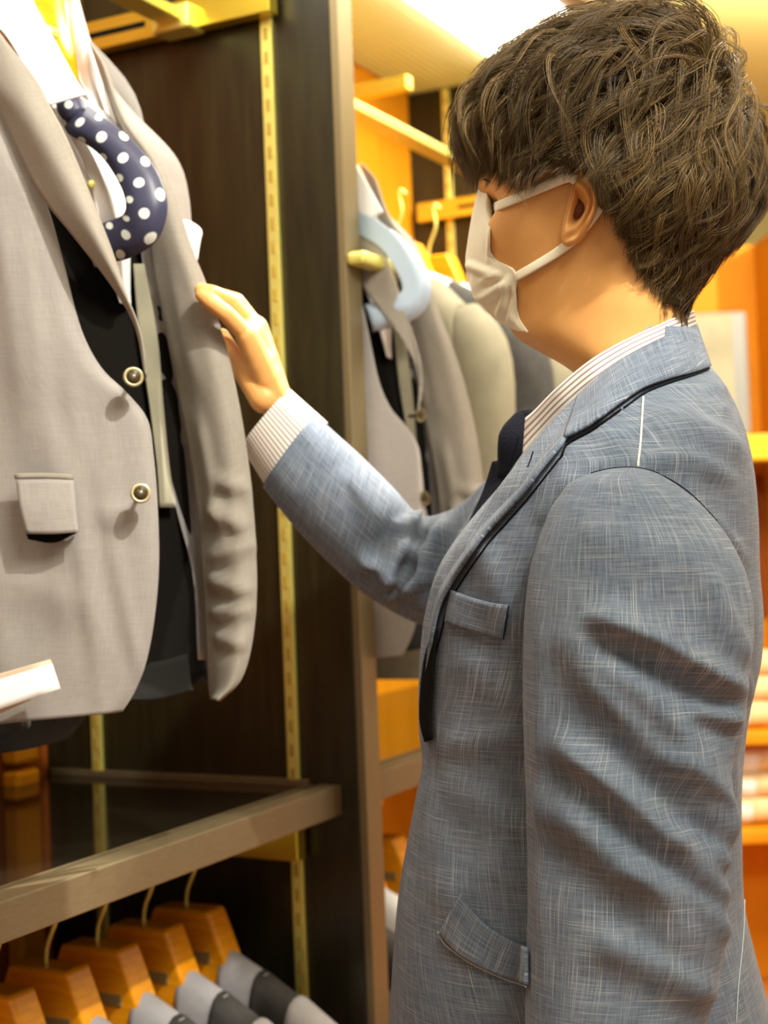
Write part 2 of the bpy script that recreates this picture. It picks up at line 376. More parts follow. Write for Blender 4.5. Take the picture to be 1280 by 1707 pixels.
# right-hand background: wall cabinet run with framed board, shelf and stacks
bg = thing('wall_cabinet', 'orange wooden wall cabinet with a yellow shelf behind the man\'s back', 'cabinet', (1.35, 4.2, 0))
wbox('carcass', .78, 2.6, 4.25, 4.6, 0, 2.08, M['orange'], bg)
wbox('side_post', 1.085, 1.2, 4.05, 4.25, 0, 2.08, M['orange'], bg)
wbox('shelf', .80, 1.9, 3.93, 4.25, 1.45, 1.52, M['yellow'], bg, bev=.006)
wbox('door_panel', .84, 1.08, 4.235, 4.25, 1.02, 1.42, M['redwood'], bg, bev=.004)
wbox('door_panel', 1.10, 1.6, 4.03, 4.05, 1.02, 1.42, M['redwood'], bg, bev=.004)
wbox('shelf', .80, 1.9, 3.95, 4.25, .70, .73, M['orange'], bg, bev=.004)
wbox('shelf', .80, 1.9, 3.95, 4.25, .44, .47, M['orange'], bg, bev=.004)
fr = thing('framed_board', 'pale grey framed board on the orange cabinet right of the man\'s collar', 'frame', (.93, 4.0, 1.52))
wbox('frame', .70, 1.00, 4.02, 4.06, 1.525, 1.86, M['frame'], fr, bev=.01)
wbox('board', .72, .955, 4.0, 4.022, 1.535, 1.85, M['mirror'], fr, bev=.01)
ix = 0
for z0, xs in ((.735, (.86, .93, 1.0)), (.475, (.88, .96, 1.05))):
    for r_ in range(3 if z0 > .5 else 3):
        c = Vector((.93 + .012*((r_*7) % 3), 4.06, z0+.035+.068*r_))
        t = thing('folded_shirt', ['lowest', 'middle', 'topmost'][r_]+' rolled cream shirt on the '+('upper' if z0 > .5 else 'lower')+' red shelf behind the man\'s back', 'shirt', c-Vector((0, 0, .034)), 'cream shirts rolled on the back shelves')
        V, F = tube_mesh([c+Vector((-.10, 0, 0)), c+Vector((-.095, 0, 0)), c+Vector((.0, 0, .002)), c+Vector((.095, 0, 0)), c+Vector((.10, 0, 0))], [.02, .033, .034, .033, .02], 16, 14)
        mk('roll', V, F, M['wool'], t)
        V, F = tube_mesh([c+Vector((-.03, 0, 0)), c+Vector((.03, 0, 0))], [.0348, .0348], 20); mk('band', V, F, M['paper'], t)

# ================================================================== DISPLAY OUTFIT (jacket, shirt, tie on a face-out hanger)
def near_display():
    out = []
    base = P(150, 1200, 1.47)
    j = thing('suit_jacket', 'light grey two-button suit jacket on display, its edge held by the man\'s hand', 'jacket', base); out.append(j)
    edge = [(0, -260), (0, 60), (2, 185), (40, 268), (76, 335), (104, 430), (134, 545), (168, 612), (212, 656), (246, 700), (256, 760), (262, 830), (265, 930), (260, 1010), (247, 1090), (226, 1150), (204, 1186)]
    rows = []
    for k, (x, y) in enumerate(edge):
        t = k/(len(edge)-1); yl = y + (32 if y > 1000 else 0)*(y-1000)/186 if y > 1000 else y
        x = max(x, -20+20*t)
        rows.append([(-210, yl, 1.53), (-120, yl, 1.475), (x*.5-55, (y+yl)/2, 1.44), (x-38, y+(yl-y)*.15, 1.432), (x, y, 1.437)])
    folds = [(-10, 300, 60, 800, 28, .004), (40, 400, 130, 1120, 26, .0035), (90, 700, 175, 1100, 20, .004), (120, 640, 170, 1180, 16, .003),
             (-30, 830, 20, 1180, 30, .004), (150, 720, 240, 1140, 14, .003), (10, 960, 150, 1010, 40, .003), (160, 850, 235, 870, 18, .004), (170, 690, 205, 900, 12, .002)]
    o = sheet('front_panel', rows, M['grey'], j, 46, 90, folds=folds, label='left hanging front panel with buttons and flap pocket')
    fp = o
    # hem turned corner
    # lapel of the near panel
    sheet('lapel', [[(-120, -60, 1.44), (-60, -20, 1.425), (0, 58, 1.42)], [(-60, 90, 1.43), (10, 105, 1.415), (58, 130, 1.415)], [(-8, 170, 1.43), (50, 190, 1.405), (84, 178, 1.41)],
                     [(28, 248, 1.428), (80, 250, 1.40), (112, 232, 1.405)], [(66, 322, 1.420), (120, 320, 1.395), (150, 325, 1.405)], [(128, 400, 1.408), (160, 395, 1.392), (186, 418, 1.405)],
                     [(188, 478, 1.405), (203, 480, 1.398), (216, 510, 1.41)], [(226, 545, 1.414), (232, 550, 1.412), (236, 568, 1.418)], [(242, 628, 1.430), (243, 628, 1.430), (244, 630, 1.430)]],
          M['greyface'], j, 16, 50, t=.0022, label='rolled lapel curling away from the dark opening')
    # pocket with flap
    pf = sheet('pocket_flap', [[(27, 800, 1.4255), (75, 799, 1.4215), (123, 801, 1.4215)], [(33, 845, 1.419), (80, 845, 1.415), (127, 846, 1.415)], [(44, 890, 1.416), (88, 890, 1.411), (131, 887, 1.411)]], M['grey'], j, 14, 14, t=.002)
    sheet('pocket_welt', [[(24, 790, 1.4262), (73, 789, 1.422), (122, 791, 1.4225)], [(25, 798, 1.4250), (73, 797, 1.421), (122, 799, 1.4215)]], M['greyface'], j, 10, 4, t=.003)
    sheet('flap_shade', [[(42, 884, 1.4275), (88, 884, 1.424), (130, 882, 1.4245)], [(47, 899, 1.4282), (90, 905, 1.4242), (127, 889, 1.425)]], M['lining'], j, 10, 4, t=.001, label='black strip painted as the shadow under the flap')  # black strip put in as the flap's shadow on the panel
    for (bx, by) in ((222, 629), (234, 823)):
        c = P(bx, by, 1.408); ax = (cC-c).normalized()+Vector((.15, 0, .25))
        V, F = disc_lathe(c, ax, [(.0055, -.002), (.0088, -.001), (.0098, .001), (.0094, .0028), (.0078, .0034), (.0068, .0022), (.0015, .0018)], 24)
        b = mk('button', V, F, M['hornrim'], j, label='horn button with a pale rim')
        V, F = disc_lathe(c+ax.normalized()*.0020, ax, [(.0062, 0), (.0066, .0005), (.001, .0007)], 20); mk('button_face', V, F, M['horn'], b)
        V, F = tube_mesh([c, P(bx-4, by+6, 1.432)], [.0022, .0022], 8); mk('shank', V, F, M['horn'], b)
    # lining behind the opening
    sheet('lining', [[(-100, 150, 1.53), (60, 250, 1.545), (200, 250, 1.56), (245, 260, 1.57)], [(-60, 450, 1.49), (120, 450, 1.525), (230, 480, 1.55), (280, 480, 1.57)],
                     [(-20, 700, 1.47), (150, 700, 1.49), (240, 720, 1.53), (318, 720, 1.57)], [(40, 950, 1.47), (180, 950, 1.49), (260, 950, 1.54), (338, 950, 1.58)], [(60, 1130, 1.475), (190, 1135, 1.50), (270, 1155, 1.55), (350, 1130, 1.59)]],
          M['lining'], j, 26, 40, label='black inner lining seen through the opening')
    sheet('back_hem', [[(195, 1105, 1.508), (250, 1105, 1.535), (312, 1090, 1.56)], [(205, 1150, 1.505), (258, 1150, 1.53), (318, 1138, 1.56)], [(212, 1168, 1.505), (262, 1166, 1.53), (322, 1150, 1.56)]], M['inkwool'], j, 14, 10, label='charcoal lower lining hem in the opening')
    # right hanging panel: the one being lifted by the hand
    L = [(150, 70), (196, 205), (232, 280), (238, 330), (252, 400), (268, 480), (287, 600), (306, 700), (322, 800), (333, 900), (340, 1000), (345, 1090), (349, 1150), (352, 1166)]
    Rr = [(176, 110), (206, 190), (262, 262), (292, 330), (318, 410), (346, 480), (376, 575), (398, 670), (414, 770), (424, 870), (428, 970), (422, 1060), (403, 1130), (366, 1168)]
    rows = []
    for (a, b), (c, d) in zip(L, Rr):
        rows.append([(a, b, 1.545), ((2*a+c)/3, (2*b+d)/3, 1.52), ((a+2*c)/3, (b+2*d)/3, 1.505), (c, d, 1.51)])
    folds = [(250, 300, 330, 640, 22, .004), (360, 800, 415, 815, 12, .006), (345, 845, 415, 880, 14, .006), (350, 930, 425, 905, 12, .005), (350, 965, 420, 985, 14, .006), (352, 1020, 420, 1015, 12, .005),
             (335, 700, 372, 900, 14, .004), (262, 430, 300, 620, 12, .003), (360, 1060, 410, 1075, 12, .004)]
    sheet('front_panel', rows, M['greyface'], j, 30, 110, t=.002, folds=folds, label='right hanging front panel lifted open by a hand')
    sheet('inner_facing', [[(205, 260, 1.553), (228, 270, 1.556), (246, 300, 1.55)], [(232, 400, 1.545), (248, 410, 1.558), (262, 420, 1.55)], [(243, 480, 1.545), (266, 490, 1.56), (286, 495, 1.55)], [(250, 560, 1.545), (276, 570, 1.562), (298, 575, 1.55)], [(264, 660, 1.545), (290, 670, 1.563), (312, 675, 1.55)],
                           [(276, 740, 1.548), (300, 755, 1.565), (324, 765, 1.552)], [(292, 840, 1.552), (312, 850, 1.568), (333, 850, 1.556)], [(322, 960, 1.556), (330, 960, 1.57), (340, 960, 1.56)], [(330, 1100, 1.56), (340, 1100, 1.57), (348, 1100, 1.565)]],
          M['greylining'], j, 16, 60, t=.001, folds=[(245, 480, 290, 500, 10, .004), (250, 540, 300, 560, 9, .004), (262, 620, 310, 650, 10, .004), (275, 700, 315, 740, 10, .003)], label='glossy grey lining strip along the opening')
    sheet('inner_placket', [[(222, 440, 1.538), (240, 440, 1.542)], [(232, 560, 1.53), (262, 560, 1.54)], [(250, 680, 1.525), (272, 680, 1.54)], [(262, 780, 1.525), (282, 780, 1.54)], [(266, 846, 1.525), (293, 846, 1.54)]], M['taupe'], j, 8, 30, t=.002, label='taupe cloth strip inside the opening')
    # shoulder and sleeve behind
    sheet('shoulder', [[(120, 60, 1.60), (160, 100, 1.60), (182, 140, 1.61)], [(150, 150, 1.59), (190, 180, 1.575), (222, 188, 1.61)], [(190, 260, 1.57), (240, 240, 1.57), (292, 262, 1.62)], [(210, 340, 1.56), (262, 320, 1.575), (314, 330, 1.63)], [(240, 430, 1.57), (280, 420, 1.59), (319, 430, 1.64)], [(260, 560, 1.59), (290, 560, 1.61), (322, 560, 1.66)]],
          M['grey'], j, 18, 40, t=.002)
    path = [P(276, 300, 1.66), P(270, 420, 1.66), P(280, 600, 1.66), P(290, 800, 1.66), P(297, 960, 1.65)]
    V, F = tube_mesh(path, [.022, .036, .036, .033, .030], 20, 24, flat=1.0); mk('sleeve', V, F, M['grey'], j)
    path = [P(-200, 60, 1.60), P(-230, 300, 1.60), P(-215, 700, 1.58), P(-190, 1150, 1.55)]
    V, F = tube_mesh(path, [.05, .065, .06, .05], 20, 24); mk('sleeve', V, F, M['grey'], j)
    sheet('collar', [[(-300, -160, 1.66), (-140, -210, 1.55), (-40, -110, 1.48), (-6, -10, 1.44)], [(-300, -100, 1.67), (-150, -130, 1.56), (-50, -40, 1.46), (-12, 40, 1.432)]], M['greyface'], j, 20, 8, t=.002)
    bk = sheet('back_panel', [[(-260, 40, 1.70), (-40, -60, 1.72), (200, 120, 1.68), (255, 290, 1.665)], [(-280, 600, 1.70), (0, 600, 1.74), (200, 600, 1.70), (255, 600, 1.675)], [(-290, 1150, 1.62), (0, 1190, 1.66), (200, 1160, 1.66), (262, 1150, 1.65)]], M['grey'], j, 20, 24)
    sq = thing('pocket_square', 'white pocket square peeking out behind the lifted grey jacket edge', 'handkerchief', P(315, 430, 1.6)); out.append(sq)
    sheet('folded_cloth', [[(292, 366, 1.60), (306, 367, 1.588), (318, 371, 1.59)], [(296, 385, 1.60), (312, 385, 1.585), (336, 384, 1.585)], [(300, 410, 1.60), (318, 410, 1.585), (334, 402, 1.585)], [(304, 436, 1.60), (318, 436, 1.59), (329, 434, 1.588)]], M['white'], sq, 12, 16, t=.003)
    # shirt
    s = thing('dress_shirt', 'white dress shirt under the light grey display jacket', 'shirt', P(160, 560, 1.5)); out.append(s)
    sheet('collar_leaf', [[(-60, -120, 1.47), (20, -120, 1.46)], [(-40, 0, 1.44), (55, 0, 1.45)], [(10, 60, 1.428), (95, 75, 1.44)], [(45, 118, 1.424), (122, 125, 1.434)], [(80, 176, 1.424), (143, 158, 1.432)]], M['white'], s, 12, 26, t=.003, label='bright white near collar leaf')
    sheet('collar_leaf', [[(105, -30, 1.60), (115, -25, 1.59), (128, -10, 1.60)], [(112, 35, 1.585), (130, 45, 1.57), (150, 68, 1.60)], [(118, 75, 1.57), (145, 85, 1.55), (166, 110, 1.59)], [(124, 115, 1.56), (152, 130, 1.54), (174, 160, 1.585)], [(140, 150, 1.53), (162, 165, 1.53), (182, 190, 1.58)], [(158, 190, 1.52), (176, 205, 1.53), (192, 222, 1.57)]],
          M['whitestripe'], s, 14, 30, t=.002, label='fine striped far collar leaf')
    sheet('shirt_front', [[(60, 90, 1.50), (120, 150, 1.50), (180, 190, 1.53)], [(90, 190, 1.49), (150, 230, 1.495), (215, 240, 1.53)], [(120, 300, 1.485), (175, 320, 1.49), (228, 320, 1.53)], [(165, 400, 1.49), (195, 410, 1.505), (218, 410, 1.53)], [(185, 460, 1.50), (203, 465, 1.515), (217, 470, 1.54)], [(200, 505, 1.51), (210, 508, 1.525), (218, 512, 1.54)]],
          M['white'], s, 22, 40, t=.001, folds=[(150, 240, 178, 340, 6, .004), (200, 240, 212, 400, 8, .004)])
    sheet('placket', [[(96, 196, 1.482), (112, 192, 1.482)], [(130, 250, 1.482), (148, 246, 1.482)], [(150, 300, 1.478), (172, 298, 1.478)], [(160, 350, 1.476), (188, 352, 1.478)], [(178, 400, 1.485), (204, 402, 1.487)]], M['whitestripe'], s, 8, 24, t=.002, label='striped button placket')
    sheet('collar_lining', [[(82, 176, 1.50), (108, 172, 1.50)], [(96, 200, 1.50), (124, 205, 1.50)], [(112, 235, 1.50), (136, 240, 1.50)]], M['tan'], s, 5, 8, t=.001, label='tan label strip inside the collar')
    V, F = disc_lathe(P(152, 307, 1.470), cC-P(152, 307, 1.47), [(.003, -.001), (.0042, 0), (.004, .001), (.001, .0012)], 14); mk('button', V, F, M['brass_sat'], s)
    # tie
    t = thing('necktie', 'navy necktie with white dots bulging out of the light grey display jacket', 'tie', P(190, 420, 1.44)); out.append(t)
    ctr = [(118, 176, 1.475, 10), (132, 200, 1.462, 26), (158, 218, 1.45, 24), (182, 236, 1.447, 24), (202, 256, 1.445, 26), (222, 282, 1.442, 29), (238, 312, 1.438, 31), (245, 345, 1.436, 32), (236, 376, 1.44, 33), (212, 394, 1.45, 33), (184, 404, 1.462, 32), (150, 415, 1.475, 30)]
    cp = np.array([c[:2] for c in ctr], float); tg = np.gradient(cp, axis=0); tg /= np.linalg.norm(tg, axis=1, keepdims=True)
    rows = []
    for (x, y, Z, w), (tx, ty) in zip(ctr, tg):
        rows.append([(x+ty*w, y-tx*w, Z+.006), (x+ty*w*.4, y-tx*w*.4, Z-.002), (x-ty*w*.4, y+tx*w*.4, Z-.002), (x-ty*w, y+tx*w, Z+.006)])
    sheet('blade', rows, M['dot'], t, 16, 60, t=.005)
    V, F = tube_mesh([P(112, 160, 1.48), P(118, 178, 1.47), P(130, 196, 1.465)], [.010, .014, .011], 14, 10); mk('knot', V, F, M['dot'], t, uv=[(v[0]*1.2, v[2]*1.2) for v in V])
    # hanger
    h = thing('coat_hanger', 'glossy orange wooden hanger with a brass plate inside the grey display jacket', 'hanger', P(80, 60, 1.53)); out.append(h)
    sheet('hanger_body', [[(-40, -60, 1.53), (40, -40, 1.50), (104, 8, 1.525)], [(-40, 20, 1.53), (50, 30, 1.49), (108, 40, 1.52)], [(-20, 80, 1.53), (70, 80, 1.495), (114, 90, 1.52)], [(20, 160, 1.53), (90, 130, 1.51), (122, 140, 1.525)]], M['hangwood'], h, 14, 18, t=.02)
    sheet('brand_plate', [[(58, 30, 1.474), (96, 48, 1.482)], [(60, 42, 1.474), (95, 66, 1.482)]], M['brass_sat'], h, 4, 4, t=.002)
    tube('hook', [P(112, 40, 1.53), P(112, 0, 1.53), P(112, -80, 1.53), P(112, -150, 1.54), P(100, -175, 1.55), P(84, -160, 1.56)], .0042, M['brass_sat'], h, 10, 20)
    return out
disp = near_display()
t = thing('price_tag', 'white price tag with tan edge at the grey jacket\'s lower left corner', 'tag', P(20, 1200, 1.40))
def quad(name, pts, mat, parent, th=.001, **k): return sheet(name, [[pts[0], pts[1]], [pts[3], pts[2]]], mat, parent, 6, 5, t=th, **k)
quad('card', [(-90, 1160, 1.405), (87, 1106, 1.40), (101, 1148, 1.398), (-70, 1206, 1.403)], M['paper'], t, .0012)
quad('card_border', [(-92, 1149, 1.406), (84, 1099, 1.402), (88, 1108, 1.400), (-90, 1162, 1.405)], M['tan'], t, .0012, label='tan upper border')
quad('back_card', [(-60, 1196, 1.412), (44, 1158, 1.41), (52, 1166, 1.41), (-50, 1212, 1.412)], M['tan'], t, .0012, label='tan card behind the white one')
dj = thing('dark_jacket', 'charcoal jacket hem hanging behind the grey display jacket at the left edge', 'jacket', P(30, 1250, 1.6))
sheet('back_panel', [[(-200, 700, 1.64), (0, 700, 1.64), (150, 700, 1.66)], [(-200, 1100, 1.60), (-20, 1110, 1.60), (160, 1110, 1.63)], [(-200, 1190, 1.57), (-10, 1195, 1.58), (150, 1180, 1.62)], [(-200, 1262, 1.565), (0, 1256, 1.575), (112, 1232, 1.61)]], M['darkgrey'], dj, 20, 24, t=.004)
sheet('sleeve_hem', [[(-100, 1150, 1.50), (10, 1150, 1.49), (44, 1158, 1.50)], [(-100, 1200, 1.50), (10, 1205, 1.49), (50, 1200, 1.50)], [(-100, 1226, 1.50), (10, 1222, 1.49), (48, 1214, 1.50)]], M['darkgrey'], dj, 10, 10, t=.004)

# second display outfit further along the wall: copies pushed up against the divider
labels2 = {'suit_jacket': ('light grey suit jacket on display beyond the dark divider, half hidden by it', None), 'pocket_square': None, 'dress_shirt': ('white shirt with open collar beyond the dark divider above the brass arm', None),
           'necktie': ('pale blue necktie draped on the display jacket beyond the dark divider', None), 'coat_hanger': ('orange wooden hanger of the display outfit beyond the dark divider', None)}
USH = .60
for r in disp:
    kind = r.name.split('.')[0]
    if not labels2.get(kind): continue
    r2 = r.copy(); COL.objects.link(r2); r2.location = r.location + Wd*USH; r2['label'] = labels2[kind][0]; r2['group'] = 'second display outfit'
    del r2['group']
    for ch in list(r.children):
        def cp(o, par):
            c = o.copy(); c.data = o.data.copy(); COL.objects.link(c); c.parent = par
            me = c.data; co = np.zeros(len(me.vertices)*3); me.vertices.foreach_get('co', co); co = co.reshape(-1, 3)
            base = np.array(r2.location); wco = co+base; rel = wco-np.array(O0); w = rel@np.array(Wd); d = rel@np.array(Dd)
            lim = .054; push = np.maximum(0, lim-w*1.0); push = np.where(w < lim, lim-w + (w-lim)*.06*-1*.0, 0)
            co = co + np.array(Wd)[None]*(push+np.where(push > 0, np.minimum(.02, np.maximum(0, d)*.05), 0))[:, None]
            me.vertices.foreach_set('co', co.ravel())
            if kind == 'necktie': me.materials[0] = M['pale']
            for g in o.children: cp(g, c)
        cp(ch, r2)

# ------------------------------------------------------------------ garments hung side-on on wooden hangers
def hanger_parts(t, w, z, dc, mat, half=.21, plate=True, thick=.042):
    """hanger across the rail: spreads along D; chunky neck block with flat top facet, plate on its near face"""
    def prism(prof, th0, th1):
        n = len(prof); V = [S(w+dw, dc+d, zz) for dw in (th0, th1) for d, zz in prof]
        return V, [tuple(range(n)), tuple(range(2*n-1, n-1, -1))]+[(i, i+n, (i+1) % n+n, (i+1) % n) for i in range(n)]
    bl = [(-.048, z-.115), (.048, z-.115), (.068, z-.062), (.043, z), (-.043, z), (-.068, z-.062)]
    parts = [prism(bl, -thick/2, thick/2)]
    for s_ in (-1, 1):
        ar = [(s_*.03, z-.06), (s_*.03, z-.095), (s_*(half-.03), z-.168), (s_*(half-.03), z-.145)]
        parts.append(prism(ar if s_ < 0 else ar[::-1], -thick*.22, thick*.22))
    V, F = join_parts(parts)
    o = mk('hanger_body', V, F, mat, t, smooth=False); bevel(o, .005, 3)
    if plate: sbox('brand_plate', w-thick/2-.002, w-thick/2+.001, dc-.046, dc-.004, z-.066, z-.052, M['plate'], t, bev=.001, label='small brass plate')
    tube('hook', [S(w, dc+.004, z-.01), S(w, dc+.001, z+.02), S(w, dc-.014, z+.055), S(w, dc-.010, z+.085), S(w, dc-.012, z+.096), S(w, dc-.024, z+.086)], .0026, M['brass_sat'], t, 8, 18)
def side_garment(t, w, z, dc, mats, hem, half=.225, flat=.030):
    """jacket hung across the rail: shoulder loft with collar, lapel band and body in different cloth"""
    cl, band, body = mats
    def ring(zz, hd, th, n=28, skew=0):
        out = []
        for k in range(n):
            a = 2*math.pi*k/n; c, s_ = math.cos(a), math.sin(a)
            out.append(S(w+math.copysign(abs(s_)**.8, s_)*th, dc+math.copysign(abs(c)**.7, c)*hd+skew, zz))
        return out
    def loft(name, spec, mat, n=28, **k):
        R = [ring(*q, n=n) for q in spec]; G = np.array([[list(p) for p in r] for r in R]); G2 = np.stack([cr(G[:, i], 30) for i in range(n)], axis=1)
        F = grid_faces(30, n, True); F.append(tuple(range(n))); 
        o = mk(name, G2.reshape(-1, 3), F, mat, t, uv=grid_uv(G2), **k); return o
    loft('body', [(z-.10, half*.62, flat*.9), (z-.125, half*.84, flat*1.15), (z-.16, half, flat*1.3), (z-.24, half*1.03, flat*1.35), (hem+.3, half*1.0, flat*1.3), (hem, half*1.04, flat*1.3)], body)
    # collar wraps around the hanger neck and slopes to the shoulder
    def slope(name, d0, d1, z0, z1, mat, th, drop=.05, **k):
        for s_ in (-1, 1):
            rows = []
            for q in range(6):
                f = q/5; d = dc+s_*(d0+(d1-d0)*f); zz = z0+(z1-z0)*f
                rows.append([S(w-th*1.05, d, zz-drop), S(w-th, d, zz-drop*.35), S(w-th*.5, d, zz), S(w+th*.5, d, zz), S(w+th, d, zz-drop*.35), S(w+th*1.05, d, zz-drop)])
            sheet(name, [[tuple(p) for p in r] for r in rows], mat, t, 14, 10, t=.004, px=False, **k)
    slope('collar', .058, .116, z-.052, z-.080, cl, flat*.8, .085)
    slope('lapel_band', .108, .162, z-.076, z-.108, band, flat*1.0, .10)
    slope('shoulder', .160, half+.003, z-.104, z-.150, body, flat*1.2, .10)
    for s_ in (-1, 1):
        p = [S(w, dc+s_*(half-.01), z-.16), S(w, dc+s_*(half+.02), z-.24), S(w, dc+s_*(half+.015), z-.45), S(w+.01, dc+s_*(half-.01), max(hem+.05, z-.72))]
        tube('sleeve', p, [flat*.9, flat*1.35, flat*1.25, flat*1.1], body, t, 14, 16)
places = ['farthest from the lens under the shelf', 'second from the dark divider under the shelf', 'third from the dark divider under the shelf', 'second nearest the lens under the shelf', 'nearest the lens under the shelf, cut by the corner']
names = ['right-hand end of the row', 'second from the right', 'third from the right', 'second from the left', 'leftmost at the corner']
for k in range(5):
    w = -.088-.094*k; z = .808; dc = .225
    h = thing('coat_hanger', 'orange wooden hanger with brass plate under the shelf, '+names[k], 'hanger', S(w, dc, z-.1), 'wooden hangers in the lower bay')
    hanger_parts(h, w, z, dc, M['hangwood'])
    g = thing('suit_jacket', 'pale grey and charcoal jacket under the shelf, '+names[k], 'jacket', S(w, dc, .06), 'grey jackets on the lower rail')
    side_garment(g, w, z-.004, dc, (M['midgrey'], M['darkgrey'], M['midgrey']), .10)
# lower rail of the far bay
for k in range(3):
    w = .18+.11*k; z = .808; dc = .20
    h = thing('coat_hanger', 'orange wooden hanger low in the far bay beside the man\'s hip, '+['nearest', 'middle', 'farthest'][k], 'hanger', S(w, dc, z-.1), 'hangers low in the far bay')
    hanger_parts(h, w, z, dc, M['hangwood'])
    g = thing('suit_jacket', 'dark and pale jacket low in the far bay beside the man\'s hip, '+['nearest', 'middle', 'farthest'][k], 'jacket', S(w, dc, .06), 'jackets low in the far bay')
    side_garment(g, w, z-.004, dc, (M['white'], M['darkgrey'], M['midgrey']), .10)
# upper rail of the far bay: taupe jacket and dark jacket between the display outfit and the man
for k, (w, bm, cm, lb) in enumerate(((.42, M['taupe'], M['white'], 'taupe jacket with white collar hanging in the far bay left of the man\'s mask'), (.60, M['darkgrey'], M['pale'], 'dark jacket hanging behind the taupe one under the man\'s chin'), (.74, M['taupe'], M['white'], 'taupe jacket farthest along the upper rail behind the man\'s mask'))):
    z = 1.79; dc = .22
    h = thing('coat_hanger', 'orange wooden hanger, '+['nearest', 'second', 'last'][k]+' on the far bay\'s upper rail, holding a '+['taupe', 'dark', 'farther taupe'][k]+' jacket', 'hanger', S(w, dc, z-.1))
    hanger_parts(h, w, z, dc, M['hangwood'])
    g = thing('suit_jacket', lb, 'jacket', S(w, dc, 1.05))
    side_garment(g, w, z-.004, dc, (cm, bm, bm), 1.06, half=.20, flat=.042)

# ================================================================== THE MAN
man = thing('person', 'man in a blue slub linen jacket and white face mask reaching for the grey jacket', 'person', (.21, 1.36, 0))
BY = math.radians(11); Bc = Vector((.205, 1.335, 0)); Fb = Vector((-math.cos(BY), math.sin(BY), 0)); Lb = Vector((-math.sin(BY), -math.cos(BY), 0))
HY = math.radians(25); Fh = Vector((-math.cos(HY), math.sin(HY), 0)); Lh = Vector((-math.sin(HY), -math.cos(HY), 0)); Zu = Vector((0, 0, 1))
Hc = P(955, 350, 1.240) - Lh*.077
def hp(f, l, z): return Hc + Fh*f + Lh*l + Zu*z
def mirror(p, C, Lx): p = Vector(p); return p - Lx*(2*(p-C).dot(Lx))
def onplane(px, py, C, Lx, lat=0):
    d = P(px, py, 1)-cC; tt = (lat-(cC-C).dot(Lx))/d.dot(Lx); return cC+d*tt
def interp(tab, x): 
    a = np.array(tab, float); o = np.argsort(a[:, 0]); return np.interp(x, a[o, 0], a[o, 1])
def sm(tab):  # smooth interpolation by y
    a = np.array(tab, float)
    def f(x):
        x = np.asarray(x, float); i = np.clip(np.searchsorted(a[:, 0], x)-1, 0, len(a)-2)
        m = np.gradient(a[:, 1], a[:, 0]); h = a[i+1, 0]-a[i, 0]; u = np.clip((x-a[i, 0])/h, 0, 1)
        return (2*u**3-3*u**2+1)*a[i, 1]+(u**3-2*u**2+u)*h*m[i]+(-2*u**3+3*u**2)*a[i+1, 1]+(u**3-u**2)*h*m[i+1]
    return f
# ---- jacket torso
TL = sm([(560, 1000), (600, 985), (650, 950), (700, 905), (755, 862), (800, 828), (850, 795), (900, 757), (950, 730), (1010, 715), (1080, 708), (1200, 706), (1265, 711), (1310, 702), (1380, 689), (1450, 677), (1560, 667), (1707, 660), (2000, 655)])
TR = sm([(560, 1165), (600, 1176), (615, 1180), (640, 1200), (710, 1235), (790, 1255), (870, 1263), (960, 1266), (1040, 1272), (1100, 1269), (1190, 1249), (1280, 1238), (1400, 1236), (1520, 1243), (1600, 1262), (1707, 1290), (1850, 1310), (2000, 1315)])
TB = sm([(560, .082), (600, .092), (640, .110), (680, .136), (720, .162), (760, .182), (800, .192), (850, .188), (950, .178), (1050, .168), (1200, .16), (1300, .16), (1450, .172), (1600, .184), (1900, .196), (2000, .198)])
NR, NT = 150, 200
ys = np.linspace(565, 1960, NR)
def torso_grid(scale=0.0, ys=ys, nt=NT, full=False, openf=None):
    G = np.zeros((len(ys), nt, 3))
    for j, y in enumerate(ys):
        pl, pr = onplane(float(TL(y)), y, Bc, Lb), onplane(float(TR(y)), y, Bc, Lb)
        fl, frr = (pl-Bc).dot(Fb), (pr-Bc).dot(Fb); z = (pl.z+pr.z)/2; c = (fl+frr)/2; a = (fl-frr)/2-scale; b = float(TB(y))-scale
        n = 2.35
        op = openf(y) if openf else 0
        for i in range(nt):
            th = op+(2*math.pi-2*op)*i/(nt-1) if not full else 2*math.pi*i/nt
            co, si = math.cos(th), math.sin(th)
            f = c+math.copysign(abs(co)**(2/n), co)*a; l = math.copysign(abs(si)**(2/n), si)*b
            G[j, i] = Bc+Fb*f+Lb*l+Zu*z
    return G
def openang(y):
    if y < 1235: return max(.02, min(.95, (1235-y)/480*.72))
    return .02+max(0, (y-1400)/600)**1.5*.35
GT = torso_grid(openf=openang)
tf = [(1085, 690, 1245, 760, 26, .007, -14), (1070, 765, 1225, 800, 20, .006, -22), (1100, 812, 1240, 930, 18, .005, -14), (1000, 700, 1060, 760, 26, .003), (955, 790, 900, 870, 22, .004), (1190, 655, 1210, 690, 14, .004),
      (1180, 640, 1212, 650, 12, .006), (760, 1090, 880, 1180, 40, .003), (745, 1240, 880, 1220, 30, .004), (740, 1290, 875, 1390, 36, .004), (720, 1500, 860, 1420, 46, .003), (800, 900, 870, 1060, 34, .004), (700, 1290, 800, 1640, 34, .003),
      (1215, 1050, 1262, 1180, 12, .004), (1222, 1250, 1250, 1560, 12, .003)]
GTb = GT.copy(); GT = wrinkle(GT, tf)
jk = mk('linen_jacket', GT.reshape(-1, 3), grid_faces(NR, NT), M['linen'], man, uv=grid_uv(GT), label='blue linen jacket flecked with pale slubs'); solid(jk, .0025, -1)
bm_ = BVHTree.FromPolygons([Vector(p) for p in GT.reshape(-1, 3)], grid_faces(NR, NT))
